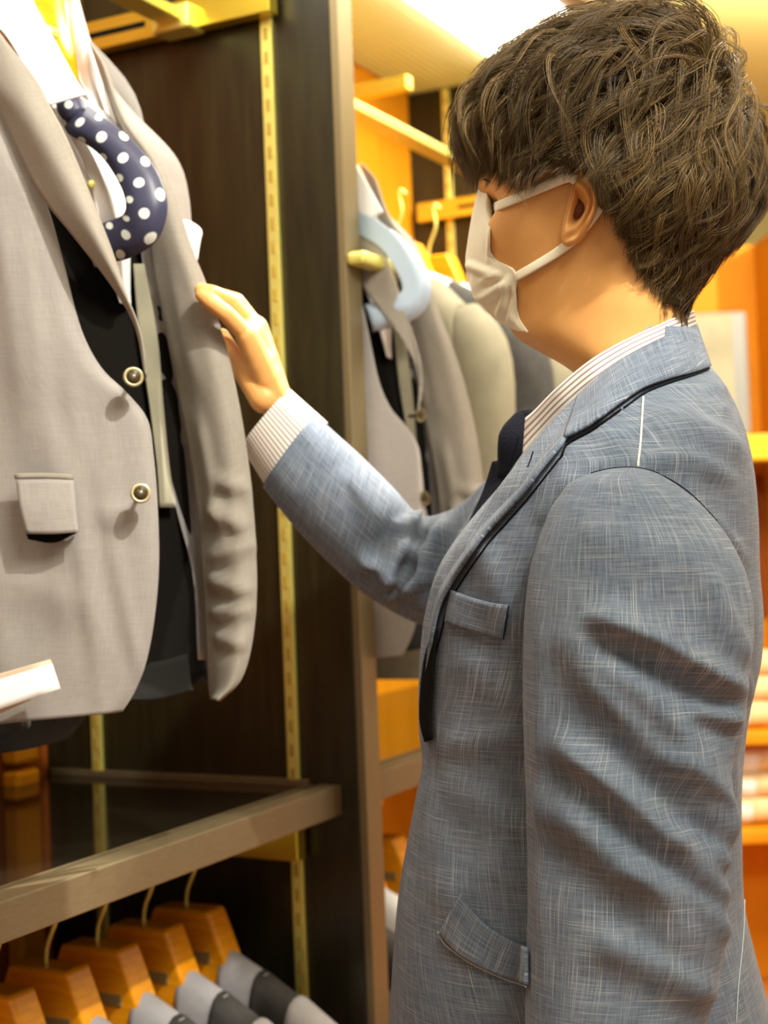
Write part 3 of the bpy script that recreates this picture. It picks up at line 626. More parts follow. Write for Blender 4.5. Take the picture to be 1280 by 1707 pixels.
def hit(px, py, off=.003, bv=None, fallback=1.33):
    d = (P(px, py, 1)-cC).normalized(); h = (bv or bm_).ray_cast(cC, d)
    if h[0] is None: return P(px, py, fallback)
    n = h[1] if h[1].dot(d) < 0 else -h[1]; return h[0]+n*off
# ---- near sleeve
SL = sm([(778, 1030), (784, 1000), (795, 968), (830, 930), (880, 905), (940, 886), (1000, 877), (1080, 873), (1160, 872), (1240, 874), (1320, 877), (1390, 879), (1465, 880), (1530, 880), (1600, 878), (1707, 876), (1850, 880), (1960, 890)])
SR = sm([(778, 1070), (784, 1085), (795, 1105), (830, 1153), (880, 1199), (940, 1233), (1000, 1249), (1080, 1249), (1130, 1243), (1160, 1240), (1200, 1238), (1240, 1228), (1320, 1206), (1355, 1210), (1395, 1216), (1465, 1204), (1500, 1206), (1530, 1209), (1600, 1199), (1707, 1172), (1850, 1150), (1960, 1140)])
SB = sm([(778, .006), (784, .016), (795, .026), (830, .042), (880, .055), (940, .064), (1000, .068), (1100, .07), (1400, .066), (1700, .058), (1960, .052)])
SZ = sm([(778, 1.147), (830, 1.147), (900, 1.145), (1000, 1.14), (1200, 1.135), (1500, 1.12), (1960, 1.08)])
ysl = np.concatenate([np.linspace(778, 830, 16, endpoint=False), np.linspace(830, 1950, 150)])
n2 = 120; GS = np.zeros((len(ysl), n2, 3))
for j, y in enumerate(ysl):
    zc = float(SZ(y)); a, b = P(float(SL(y)), y, zc), P(float(SR(y)), y, zc); c = (a+b)/2; r = (b-a).length/2; ax = (b-a).normalized(); dp = Vector((ax.y, -ax.x, 0)).normalized()
    if dp.y > 0: dp = -dp
    bb = float(SB(y))
    for i in range(n2):
        th = 2*math.pi*i/n2; co, si = math.cos(th), math.sin(th)
        GS[j, i] = c+ax*(math.copysign(abs(co)**.9, co)*r)+dp*(math.copysign(abs(si)**.9, si)*bb)
sf = [(985, 1025, 1235, 1150, 26, .011, -10), (950, 1060, 1215, 1330, 36, .008, -20), (965, 1120, 1200, 1400, 30, .008, -10), (935, 1235, 1205, 1500, 30, .012, -14), (925, 1330, 1180, 1600, 40, .009, -10), (1120, 1250, 1215, 1400, 24, .008, -16),
      (1050, 1440, 1210, 1560, 26, .008, -10), (1000, 1560, 1190, 1660, 36, .007), (960, 880, 1190, 930, 46, .003), (1180, 950, 1244, 1100, 22, .004), (900, 1000, 905, 1600, 16, .0025), (1000, 1010, 1130, 1060, 28, .004), (1150, 1180, 1235, 1200, 18, .006), (1120, 1380, 1212, 1440, 20, .006)]
ng = gnormals(GS, True)
cen = GS.mean(axis=1, keepdims=True)
flip = -1 if ((GS-cen)*ng).sum() < 0 else 1
def wrinkle_c(G, folds):
    n = gnormals(G, True); cen = G.mean(axis=1, keepdims=True)
    if ((G-cen)*n).sum() < 0: n = -n
    px, py = projg(G); D = np.zeros(px.shape); view = cCn-G; view /= np.linalg.norm(view, axis=2, keepdims=True); dt = np.clip((n*view).sum(2)*3, 0, 1)
    for f in folds:
        x0, y0, x1, y1, w, h = f[:6]; dx, dy = x1-x0, y1-y0; L = math.hypot(dx, dy)
        t = ((px-x0)*dx+(py-y0)*dy)/L/L; s = ((px-x0)*-dy+(py-y0)*dx)/L-(f[6] if len(f) > 6 else 0)*np.sin(np.pi*np.clip(t, 0, 1))
        tp = np.clip(np.minimum((t+.12)/.3, (1.12-t)/.3), 0, 1); tp = tp*tp*(3-2*tp)
        s2 = np.where(s > 0, s/w, s/(w*.65)); D += 1.45*h*tp*(np.exp(-s2**2)-.4*np.exp(-((s-1.8*w)/(w*1.1))**2))
    return G+n*(D*dt)[..., None]
GS = wrinkle_c(GS, sf)
def closed_uv(G):
    nv, nu = G.shape[:2]; d = np.linalg.norm(np.roll(G, -1, 1)-G, axis=2); k = nv//3; u = np.concatenate([[0], np.cumsum(d[k])[:-1]]); U = np.repeat(u[None], nv, 0)
    dv = np.zeros(nv); dv[1:] = np.cumsum(np.linalg.norm(np.diff(G[:, nu//4*1], axis=0), axis=1)); return np.stack([U, np.repeat(dv[:, None], nu, 1)], 2).reshape(-1, 2)
def tube_obj(name, G, mat, parent, **k):
    nv, nu = G.shape[:2]
    G2 = np.concatenate([G, G[:, :1]], axis=1); uv = closed_uv(G).reshape(nv, nu, 2); e = uv[:, :1].copy(); e[:, 0, 0] = uv[:, -1, 0]+(uv[:, -1, 0]-uv[:, -2, 0]); uv2 = np.concatenate([uv, e], axis=1)
    return mk(name, G2.reshape(-1, 3), grid_faces(nv, nu+1), mat, parent, uv=uv2.reshape(-1, 2), **k)
o = tube_obj('sleeve', GS, M['linen'], jk, label='near sleeve with long diagonal folds')
bs_ = BVHTree.FromPolygons([Vector(p) for p in GS.reshape(-1, 3)], grid_faces(len(ysl), n2, True))
# armhole seam: a slim raised piping following the sleeve head
def surf(px, py, off=.001, Zf=1.15):
    d = (P(px, py, 1)-cC).normalized(); a = bm_.ray_cast(cC, d); b = bs_.ray_cast(cC, d); c = [h for h in (a, b) if h[0] is not None]
    if not c: return P(px, py, Zf)
    h = min(c, key=lambda q: q[3]); n = h[1] if h[1].dot(d) < 0 else -h[1]; return h[0]+n*off
def pxline(name, pts, r, mat, parent, n=40, off=.0006, Zf=1.2, bv=None, **k):
    C2 = cr(pts, n); path = [surf(x, y, off, Zf) for x, y in C2]; return tube(name, path, r, mat, parent, 6, **k)
pxline('shoulder_seam', [(1072, 662), (1070, 700), (1067, 740), (1063, 778)], .0009, M['stitch'], jk, 30, .0004, label='cream basting stitch along the shoulder')
# ---- far sleeve (right arm reaching to the rail)
arm_top = [(860, 790), (815, 798), (780, 830), (745, 852), (700, 858), (655, 812), (600, 758), (560, 722), (527, 692)]
arm_bot = [(900, 1060), (820, 1060), (760, 1055), (715, 1046), (662, 1024), (600, 985), (545, 935), (492, 880), (438, 812)]
armZ = [1.50, 1.51, 1.53, 1.55, 1.56, 1.555, 1.55, 1.545, 1.54]
T_ = cr(arm_top, 70); B_ = cr(arm_bot, 70); Zs = np.interp(np.linspace(0, 8, 70), range(9), armZ)
GA = np.zeros((70, 64, 3))
for j in range(70):
    a, b = P(*T_[j], Zs[j]), P(*B_[j], Zs[j]); c = (a+b)/2; ax = (a-b); r = ax.length/2; ax.normalize(); dp = cF
    for i in range(64):
        th = 2*math.pi*i/64; GA[j, i] = c+ax*(math.cos(th)*r)-dp*(math.sin(th)*min(r*.95, .055))
GA = wrinkle_c(GA, [(700, 870, 640, 985, 16, .010, 8), (745, 870, 690, 1010, 16, .010, 6), (790, 880, 740, 1010, 16, .008), (700, 920, 600, 940, 20, .006), (655, 880, 700, 860, 14, .008), (560, 790, 640, 900, 40, .003), (690, 985, 600, 930, 16, .007), (810, 830, 770, 950, 14, .006), (640, 1000, 720, 960, 12, .007)])
tube_obj('sleeve', GA, M['linen'], jk, label='reaching sleeve gathered at the elbow')
# ---- collar and lapels
def lapel(name, up, lo, Zup, offs, mid=.010, n=60, nu=10):
    U = cr(up, n); L_ = cr(lo, n); zz = np.interp(np.linspace(0, 1, n), np.linspace(0, 1, len(Zup)), Zup); of = np.interp(np.linspace(0, 1, n), np.linspace(0, 1, len(offs)), offs)
    rows = []
    for k in range(n):
        pu = P(*U[k], zz[k]); pl = surf(L_[k][0], L_[k][1], of[k], pu.dot(cF)); 
        m = (pu+pl)/2; vw = (cC-m).normalized(); m = m+vw*mid*(1-abs(2*k/(n-1)-1)**4)
        rows.append([pl, pl*.5+m*.5+vw*.002, m, pu*.5+m*.5+vw*.002, pu])
    G = grid_from(rows, nu, n); return G
def lap_obj(name, G, **k):
    o = mk(name, G.reshape(-1, 3), grid_faces(*G.shape[:2]), M['linen'], jk, uv=grid_uv(G), **k); solid(o, .003); return o
Gc = lapel('collar', [(1160, 541), (1130, 553), (1100, 566), (1050, 592), (1018, 613), (985, 640), (965, 657)], [(1181, 614), (1150, 626), (1120, 636), (1075, 654), (1035, 682), (990, 715), (946, 738)],
           [1.32, 1.262, 1.240, 1.230, 1.230, 1.236, 1.246], [.002, .003, .004, .005, .006, .006, .006], .004)
lap_obj('collar', Gc, label='turned-down jacket collar')
upL = [(967, 655), (930, 692), (875, 755), (840, 805), (800, 852), (762, 900), (732, 950), (716, 1005), (709, 1070), (706, 1140), (706, 1200), (712, 1232)]
Zl = [1.250, 1.262, 1.285, 1.295, 1.31, 1.325, 1.34, 1.348, 1.352, 1.355, 1.357, 1.358]
loL = [(948, 736), (936, 758), (880, 828), (845, 868), (815, 902), (775, 958), (748, 1005), (735, 1055), (726, 1090), (716, 1140), (710, 1200), (714, 1233)]
Gl = lapel('lapel', upL, loL, Zl, [.005, .007, .008, .008, .008, .008, .008, .008, .006, .003, .002, .001], .006)
lap_obj('lapel', Gl, label='near lapel rolled over the chest')
for nm, G in (('collar', Gc), ('lapel', Gl)):
    Gm = np.array([[list(mirror(p, Bc, Lb)) for p in r] for r in G]); lap_obj(nm, Gm[:, ::-1], label='far '+nm)
# dark strip painting in the shade under the lapel roll
def decal(name, outline, mat, parent, off, nu=16, nv=10, t=.002, uvr=None, **k):
    """four-sided patch laid on the jacket surface; outline = top edge pts, bottom edge pts"""
    A, B = cr(outline[0], nu), cr(outline[1], nu); G = np.zeros((nv, nu, 3))
    for j in range(nv):
        for i in range(nu):
            q = A[i]*(1-j/(nv-1))+B[i]*(j/(nv-1)); G[j, i] = surf(q[0], q[1], off(j/(nv-1), i/(nu-1)) if callable(off) else off)
    o = mk(name, G.reshape(-1, 3), grid_faces(nv, nu), mat, parent, uv=grid_uv(G) if uvr is None else grid_uv(G)+uvr, **k)
    if t: solid(o, t, 0)
    return o
decal('underlapel_shade', [[(737, 1050), (733, 1090), (729, 1140), (726, 1200), (728, 1232)], [(727, 1060), (716, 1100), (710, 1150), (709, 1200), (717, 1236)]], M['lining'], jk, .0045, 24, 6, label='dark strip painted as shade under the lapel roll')
decal('breast_pocket', [[(757, 984), (790, 996), (822, 1004), (849, 1008)], [(747, 1036), (775, 1048), (808, 1057), (841, 1064)]], M['linen'], jk, .0026, 24, 10, t=.003, uvr=(.5, .3), label='welted breast pocket')
pxline('pocket_seam', [(849, 1009), (846, 1036), (841, 1064)], .0007, M['navy'], jk, 10, .0025)
decal('hip_pocket', [[(770, 1492), (800, 1530), (840, 1560), (885, 1580)], [(738, 1556), (770, 1590), (820, 1620), (885, 1642)]], M['linen'], jk, .0035, 24, 12, t=.003, uvr=(.2, .9), label='hip pocket flap')
pxline('pocket_seam', [(736, 1553), (748, 1575), (790, 1606), (830, 1626), (884, 1645)], .0006, M['palethread'], jk, 20, .0035)
pxline('pocket_seam', [(770, 1492), (752, 1530), (742, 1556)], .0005, M['palethread'], jk, 10, .0035)
pxline('collar_seam', [(1180, 616), (1150, 628), (1120, 638), (1078, 655), (1040, 682)], .0008, M['navy'], jk, 30, .0016)
pxline('lapel_shade_line', [(x+1.5, y+3) for x, y in loL[1:-2]], .0007, M['lining'], jk, 60, .0012, 1.3, label='dark line painted as shade along the lapel edge')  # dark lines drawn as the shade under lapel and collar edges
pxline('lapel_shade_line', [(1035, 685), (990, 717), (948, 741), (938, 762)], .0009, M['lining'], jk, 24, .0016, 1.25)
pxline('armhole_seam', [(985, 789), (1020, 781), (1063, 780), (1105, 793), (1150, 822), (1195, 868)], .00035, M['navy'], jk, 40, .0004, 1.15)
pxline('buttonhole', [(902, 765), (898, 777), (893, 789)], .0006, M['navy'], jk, 8, .010)
c = P(722, 1246, 1.350); V, F = disc_lathe(c, (-.35, -.9, .05), [(.004, -.003), (.0098, -.002), (.0105, 0), (.0098, .0022), (.0075, .0022), (.0065, .0012), (.001, .001)], 24)
mk('button', V, F, M['horn'], jk, label='dark brown horn button')
# centre back vent line / back seam
pxline('back_seam', [(1240, 1500), (1238, 1560), (1230, 1640), (1226, 1707)], .0006, M['palethread'], jk, 20, .0006, 1.33)
# ---- shirt: collar band, torso under the jacket, cuff
shirt = None
ysx = np.linspace(590, 1640, 60)
GB = torso_grid(.010, ys=ysx, nt=80, full=True)
sh = tube_obj('shirt', GB, M['shirt'], man, label='white shirt with fine dark stripes')
def ring_band(top, bot, Zt, Zb, n=40):
    rows = []
    A, B = cr(top, n), cr(bot, n); za = np.interp(np.linspace(0, 1, n), np.linspace(0, 1, len(Zt)), Zt); zb = np.interp(np.linspace(0, 1, n), np.linspace(0, 1, len(Zb)), Zb)
    for k in range(n):
        a, b = P(*A[k], za[k]), P(*B[k], zb[k]); m = (a+b)/2+(cC-(a+b)/2).normalized()*.004; rows.append([a, m, b])
    return grid_from(rows, 10, n)
Gs = ring_band([(1155, 518), (1120, 531), (1090, 545), (1040, 568), (985, 600), (930, 645), (893, 683), (877, 697)], [(1166, 575), (1130, 592), (1090, 608), (1050, 632), (1000, 672), (950, 715), (905, 765), (868, 812)],
               [1.315, 1.258, 1.243, 1.236, 1.238, 1.255, 1.285, 1.305], [1.32, 1.258, 1.240, 1.234, 1.236, 1.26, 1.28, 1.295])
def shirtuv(G):  # stripes run along the collar length
    uv = grid_uv(G); nv, nu = G.shape[:2]; uu = uv.reshape(nv, nu, 2).copy(); w = np.linspace(0, 1, nu)[None, :]*.036; out = np.zeros_like(uu); out[..., 0] = uu[..., 1]; out[..., 1] = w*np.ones((nv, 1)); return out.reshape(-1, 2)
for q in (0, 1):
    G = Gs if q == 0 else np.array([[list(mirror(p, Bc, Lb)) for p in r] for r in Gs])[:, ::-1]
    o = mk('shirt_collar', G.reshape(-1, 3), grid_faces(*G.shape[:2]), M['shirt'], sh, uv=shirtuv(G)); solid(o, .002)
# cuff at the reaching wrist
def cuff(ta, tb, ba, bb_, Za, Zb, name, mat, parent, fl=.9, nseg=48, uvs=True):
    G = np.zeros((12, nseg, 3))
    for j in range(12):
        t = j/11; a = P(ta[0]*(1-t)+tb[0]*t, ta[1]*(1-t)+tb[1]*t, Za*(1-t)+Zb*t); b = P(ba[0]*(1-t)+bb_[0]*t, ba[1]*(1-t)+bb_[1]*t, Za*(1-t)+Zb*t)
        c = (a+b)/2; ax = a-b; r = ax.length/2; ax.normalize()
        for i in range(nseg):
            th = 2*math.pi*i/nseg; G[j, i] = c+ax*(math.cos(th)*r)-cF*(math.sin(th)*r*fl)
    uv = closed_uv(G)
    o = mk(name, G.reshape(-1, 3), grid_faces(12, nseg, True), mat, parent, uv=np.stack([uv[:, 1], uv[:, 0]], 1)); solid(o, .0025); return o
cuff((482, 650), (545, 706), (404, 744), (452, 822), 1.538, 1.542, 'cuff', M['shirt'], sh, .8)
# ---- tie
tie = None
kn = P(862, 715, 1.33)
KV = []
V, F = tube_mesh([P(884, 688, 1.34), P(876, 705, 1.335), P(864, 735, 1.335), P(850, 775, 1.34), P(844, 792, 1.345)], [.007, .014, .0185, .012, .010], 20, 20)
tie = mk('knitted_tie', V, F, M['navy'], man, label='black-navy knitted tie')
sheet('blade', [[(822, 770, 1.35), (850, 765, 1.335), (880, 770, 1.33)], [(806, 820, 1.355), (835, 820, 1.338), (860, 830, 1.335)], [(780, 880, 1.36), (800, 880, 1.345), (820, 890, 1.34)], [(745, 980, 1.365), (760, 980, 1.352), (775, 985, 1.35)], [(730, 1150, 1.37), (742, 1150, 1.36), (755, 1150, 1.355)]], M['navy'], tie, 12, 30, t=.003)

# ---- body: head, neck, hidden torso, arms, legs as one mesh
FR = sm([(-.30, .030), (-.22, .018), (-.17, .012), (-.135, .020), (-.118, .040), (-.108, .056), (-.098, .070), (-.085, .080), (-.07, .084), (-.055, .090), (-.04, .094), (-.02, .095), (.0, .094), (.02, .091), (.035, .097), (.05, .103), (.07, .100), (.09, .090), (.108, .066), (.12, .040), (.128, .006)])
BK = sm([(-.30, -.085), (-.22, -.080), (-.17, -.074), (-.135, -.070), (-.11, -.068), (-.085, -.070), (-.06, -.076), (-.03, -.086), (0, -.095), (.04, -.102), (.07, -.097), (.09, -.086), (.108, -.066), (.12, -.042), (.128, -.010)])
WD = sm([(-.30, .055), (-.22, .052), (-.17, .051), (-.135, .052), (-.11, .055), (-.085, .059), (-.06, .063), (-.03, .068), (0, .072), (.04, .077), (.07, .073), (.09, .064), (.108, .048), (.12, .030), (.128, .005)])
zs = np.linspace(-.24, .1279, 110); nh = 96; GH = np.zeros((len(zs), nh, 3)); lean = lambda z: -.012*max(0, (-z-.09))/.1
def bump(f0, x, s): return np.exp(-((x-f0)/s)**2)
for j, z in enumerate(zs):
    fr_, bk_, w = float(FR(z))+.004*math.exp(-((z-.01)/.05)**4), float(BK(z)), float(WD(z))
    cmid = bk_*.35+fr_*.0 if z > -.09 else (fr_+bk_)/2; cmid = -.012 if z > -.08 else (-.012*(z+.13)/.05+(fr_+bk_)/2*(-.08-z)/.05 if z > -.13 else (fr_+bk_)/2)
    for i in range(nh):
        th = 2*math.pi*i/nh; co, si = math.cos(th), math.sin(th)
        if co > 0: ex = 2.0+.7*math.exp(-((z-.005)/.035)**2); f = cmid+(fr_-cmid)*abs(co)**(2/ex)
        else: ex = 2.1; f = cmid-(cmid-bk_)*abs(co)**(2/ex)
        l = math.copysign(abs(si)**(2/ex), si)*w
        if co > .1:
            l2 = abs(l)
            nose = .030*math.exp(-(l/.0115)**2)*float(np.interp(z, [-.034, -.026, -.018, 0, .018, .032, .045], [0, .75, 1, .62, .30, .08, 0]))
            nose += .010*math.exp(-((l2-.013)/.007)**2)*math.exp(-((z+.022)/.008)**2)
            eye = -.013*math.exp(-((l2-.032)/.016)**2)*math.exp(-((z-.022)/.011)**2)
            brow = .004*math.exp(-((l2-.028)/.02)**2)*math.exp(-((z-.042)/.008)**2)
            cheek = .004*math.exp(-((l2-.045)/.015)**2)*math.exp(-((z+.005)/.02)**2)
            lips = (.006*math.exp(-((z+.043)/.0045)**2)+.006*math.exp(-((z+.055)/.005)**2)-.003*math.exp(-((z+.049)/.002)**2))*math.exp(-(l/.022)**4)
            chin = .005*math.exp(-((z+.087)/.012)**2)*math.exp(-(l/.02)**2)
            f += nose+eye+brow+cheek+lips+chin
        GH[j, i] = hp(f, l, z)
bodyparts = [(GH.reshape(-1, 3).tolist(), [f[::-1] for f in grid_faces(len(zs), nh, True)]+[tuple((len(zs)-1)*nh+i for i in range(nh))])]
# torso core and limbs under the clothes
GK = torso_grid(.022, ys=np.linspace(640, 1900, 40), nt=48, full=True)
bodyparts.append((GK.reshape(-1, 3).tolist(), grid_faces(40, 48, True)+[tuple(range(48)), tuple(39*48+i for i in range(48))[::-1]]))
hipc = Bc+Zu*.86
leg_px = []
for s_ in (-1, 1):
    a = hipc+Lb*(s_*.078)+Fb*.01; k_ = Vector((a.x, a.y, .47))+Fb*.02; f_ = Vector((a.x, a.y, .09))+Fb*(.0)
    bodyparts.append(tube_mesh([a+Zu*.06, a-Zu*.1, k_, k_-Zu*.12, f_], [.062, .065, .055, .055, .038], 20, 24))
# near arm hidden in the sleeve, with hand
a0 = [P(1050, 880, 1.15), P(1060, 1200, 1.14), P(1060, 1450, 1.125), P(1040, 1750, 1.10), P(1022, 1960, 1.085)]
bodyparts.append(tube_mesh(a0, [.045, .047, .040, .036, .026], 18, 30))
# far arm under the sleeve to the wrist
a1 = [P(885, 935, 1.50), P(790, 955, 1.53), P(680, 940, 1.56), P(580, 850, 1.55), P(500, 755, 1.54), P(470, 710, 1.537)]
bodyparts.append(tube_mesh(a1, [.036, .038, .038, .036, .029, .026], 18, 30))
def capsule(a, b, ra, rb, n=14):
    a, b = Vector(a), Vector(b); d = (b-a).normalized(); pts = []; rr = []
    for k in range(5):
        t = math.pi/2*(1-k/4); pts.append(a-d*(ra*math.sin(t))); rr.append(max(ra*math.cos(t), ra*.03))
    for k in range(5):
        t = math.pi/2*k/4; pts.append(b+d*(rb*math.sin(t))); rr.append(max(rb*math.cos(t), rb*.03))
    return tube_mesh(pts, rr, n)
def hand(wrist, mcps, fingers, thumb, palm_r=.0125):
    """fingers: list of joint lists starting at MCP; every chain becomes tapered capsules, fused by remeshing"""
    parts = []
    for m in mcps: parts.append(capsule(wrist, m, palm_r*1.25, palm_r*1.0))
    for a, b in zip(mcps[:-1], mcps[1:]):
        mid0 = (Vector(a)+Vector(wrist))/2; mid1 = (Vector(b)+Vector(wrist))/2; parts.append(capsule(a, b, palm_r, palm_r)); parts.append(capsule(mid0, mid1, palm_r*1.15, palm_r*1.15))
        parts.append(capsule((Vector(a)*2+Vector(wrist))/3, (Vector(b)*2+Vector(wrist))/3, palm_r*1.1, palm_r*1.1))
    for q, ch in enumerate(fingers):
        r = [.0096, .0088, .0080, .0068]; sc_ = (1, 1.03, .98, .86)[q]
        for k in range(len(ch)-1): parts.append(capsule(ch[k], ch[k+1], r[k]*sc_, r[k+1]*sc_))
    r = [.0155, .0115, .0098, .0080]
    for k in range(len(thumb)-1): parts.append(capsule(thumb[k], thumb[k+1], r[k], r[k+1]))
    V, F = join_parts(parts)
    me = bpy.data.meshes.new('tmp'); me.from_pydata([tuple(v) for v in V], [], F); ob = bpy.data.objects.new('tmp', me); COL.objects.link(ob)
    m = ob.modifiers.new('r', 'REMESH'); m.mode = 'VOXEL'; m.voxel_size = .0014; s = ob.modifiers.new('s', 'SMOOTH'); s.factor = .5; s.iterations = 9
    dg = bpy.context.evaluated_depsgraph_get(); ev = ob.evaluated_get(dg).to_mesh(); V = [tuple(v.co) for v in ev.vertices]; F = [tuple(p.vertices) for p in ev.polygons]
    ob.evaluated_get(dg).to_mesh_clear(); bpy.data.objects.remove(ob); bpy.data.meshes.remove(me); return V, F
wr = P(474, 700, 1.537)
mc = [P(412, 560, 1.500), P(420, 546, 1.520), P(427, 546, 1.541), P(430, 560, 1.560)]
fg = [[mc[0], P(376, 522, 1.483), P(350, 503, 1.479), P(336, 492, 1.481)], [mc[1], P(384, 502, 1.500), P(352, 488, 1.486), P(335, 483, 1.484)],
      [mc[2], P(394, 502, 1.528), P(364, 492, 1.520), P(347, 490, 1.512)], [mc[3], P(404, 526, 1.552), P(384, 520, 1.546), P(370, 518, 1.54)]]
th = [P(440, 665, 1.520), P(408, 622, 1.530), P(386, 588, 1.545), P(370, 560, 1.552)]
bodyparts.append(hand(wr, mc, fg, th))
# relaxed near hand below the frame
w2 = P(1020, 1975, 1.083); dn = Vector((-.05, 0, -1)).normalized(); fw = Vector((-1, .1, 0)).normalized()
mc2 = [w2+dn*.085+fw*(.028-.019*k) for k in range(4)]
fg2 = [[m_, m_+dn*.04*l_+Vector((0, .006, 0)), m_+dn*.062*l_+Vector((0, .018, 0)), m_+dn*.078*l_+Vector((0, .032, 0))] for m_, l_ in zip(mc2, (.95, 1.05, 1., .8))]
th2 = [w2+dn*.02+fw*.02, w2+dn*.05+fw*.042, w2+dn*.078+fw*.050+Vector((0, .008, 0)), w2+dn*.098+fw*.050+Vector((0, .018, 0))]
bodyparts.append(hand(w2, mc2, fg2, th2))
# ears: polar relief leaf standing off the head
def ear(side):
    out = [(-.0025, .0295), (.000, .0335), (-.007, .0310), (-.0165, .0225), (-.0230, .010), (-.0225, -.002), (-.0165, -.0155), (-.0085, -.0260), (.001, -.0300), (.0075, -.0270), (.0080, -.0160), (.0065, -.004), (.0045, .008), (.0010, .020)]
    n = 72; O_ = cr(out[1:], n, closed=True); nt_ = 20; cen_ = np.array([-.0035, .0005]); G = np.zeros((nt_, n, 3))
    for j in range(nt_):
        t = j/(nt_-1)
        for i in range(n):
            p = cen_+(O_[i]-cen_)*t; a = math.atan2(O_[i][1], -(O_[i][0]-cen_[0]))  # 0 = rear
            rear = .5+.5*math.tanh(( -O_[i][0]-.000)/.006)
            up = max(0, 1-abs(O_[i][1]+.024)/.010)
            h = .004+.013*rear*t
            h += .0045*math.exp(-((t-.93)/.07)**2)*(rear)+.0035*math.exp(-((t-.60)/.10)**2)*rear-.0035*math.exp(-((t-.78)/.07)**2)*rear
            h -= .012*math.exp(-(t/.33)**2)
            h += .004*math.exp(-((t-.55)/.18)**2)*(1-rear)
            if t > .96: h -= .004*(t-.96)/.04
            lob = math.exp(-((p[1]+.023)/.008)**2); h = h*(1-.5*lob)+.007*lob*(1-t**6)
            G[j, i] = hp(p[0]-.0, side*(.0725+h+(-.0015 if t == 1 else 0)), p[1])
    # rim turned back to the head
    back = G[-1].copy(); back2 = np.array([list(Vector(b)+Lh*(-side*.014)+Fh*.004) for b in back]); G = np.concatenate([G, (back+back2)[None]/2-np.array(Fh)*0, back2[None]])
    F = grid_faces(len(G), n, True)
    if side < 0: F = [f[::-1] for f in F]
    return G.reshape(-1, 3).tolist(), F
EARROT = math.radians(-10)
def rot_ear(VF, side):
    V, F = VF; c = Hc+Lh*(side*.0725); out = []
    q = Matrix.Rotation(EARROT*1, 4, Lh)
    for v in V: out.append(tuple(c+(q @ (Vector(v)-c))*1.0))
    return out, F
bodyparts.append(rot_ear(ear(1), 1)); bodyparts.append(rot_ear(ear(-1), -1))
V, F = join_parts(bodyparts)
body = mk('body', V, F, M['skin'], man)
# face details (eyes, brows, lips, ear canal)
for s_ in (-1, 1):
    V, F = disc_lathe(hp(.068, s_*.031, .022), Fh, [(.0005, -.011), (.008, -.008), (.0115, 0), (.010, .006), (.0065, .0095), (.0005, .0115)], 20)
    e = mk('eyeball', V, F, M['eye'], man); V, F = disc_lathe(hp(.068, s_*.031, .022)+Fh*.0098, Fh, [(.0052, 0), (.0050, .0008), (.0005, .0020)], 18); mk('iris', V, F, M['iris'], e)
    for zz in (.0275, .0165):
        tube('eyelid', [hp(.076, s_*.018, .021), hp(.0805, s_*.026, zz), hp(.0800, s_*.034, zz), hp(.073, s_*.044, .021)], [.001, .0022, .0022, .001], M['skin'], e, 8, 14)
    tube('eyebrow', [hp(.098, s_*.014, .040), hp(.098, s_*.026, .044), hp(.090, s_*.040, .045), hp(.082, s_*.050, .040)], [.001, .0028, .0024, .0006], M['scalp'], man, 8, 16)
V, F = disc_lathe(hp(-.004, .0690, .0015), Lh, [(.0001, -.002), (.0052, .0), (.0058, .0045), (.0001, .0058)], 16)
V = [tuple(Vector(v)+Zu*(((Vector(v)-Hc).dot(Zu)-.0015)*.45-((Vector(v)-Hc).dot(Fh)+.004)*.5)) for v in V]
mk('ear_canal', V, F, M['darkhole'], man)
# ---- mask
rowsm = [[(803, 306, 0), (812, 324, .022), (820, 345, .045)], [(791, 352, 0), (802, 366, .026), (818, 386, .048)], [(782, 405, 0), (798, 412, .028), (822, 428, .052)],
         [(779, 442, 0), (808, 445, .032), (858, 452, .058)], [(790, 487, 0), (822, 482, .032), (861, 492, .055)], [(824, 529, 0), (844, 526, .028), (863, 525, .046)], [(856, 548, 0), (866, 551, .018), (880, 554, .034)]]
bh = BVHTree.FromPolygons([Vector(p) for p in GH.reshape(-1, 3)], grid_faces(len(zs), nh, True))
near = []
for r in rowsm:
    rr = []
    for (x, y, lat) in r:
        p = onplane(x, y, Hc, Lh, lat)
        d = (P(x, y, 1)-cC).normalized(); h = bh.ray_cast(cC, d)
        if lat > .015:
            nn = bh.find_nearest(p)
            if lat > .035 and h[0] is not None: p = h[0]-d*.002
            elif (h[0] is not None and (h[3]-.003) < (p-cC).length): p = h[0]-d*.003
            elif lat > .035: p = nn[0]+(p-nn[0])*.25
        rr.append(p)
    near.append(rr)
G = grid_from([[mirror(q, Hc, Lh) for q in r[::-1]]+r[1:] for r in near], 61, 60)
G = wrinkle(G, [(779, 440, 822, 455, 9, .005), (800, 470, 835, 455, 8, .004), (800, 500, 845, 470, 10, .005), (830, 530, 850, 460, 6, .004), (850, 540, 858, 470, 6, .003), (815, 440, 818, 380, 5, .002), (790, 455, 800, 500, 8, .004)])
msk = mk('face_mask', G.reshape(-1, 3), grid_faces(60, 61), M['mask'], man, uv=grid_uv(G), label='white gauze face mask'); solid(msk, .0018)
def skinpt(px, py, off=.002):
    d = (P(px, py, 1)-cC).normalized(); h = bh.ray_cast(cC, d)
    if h[0] is None: return P(px, py, 1.25)
    return h[0]-d*off
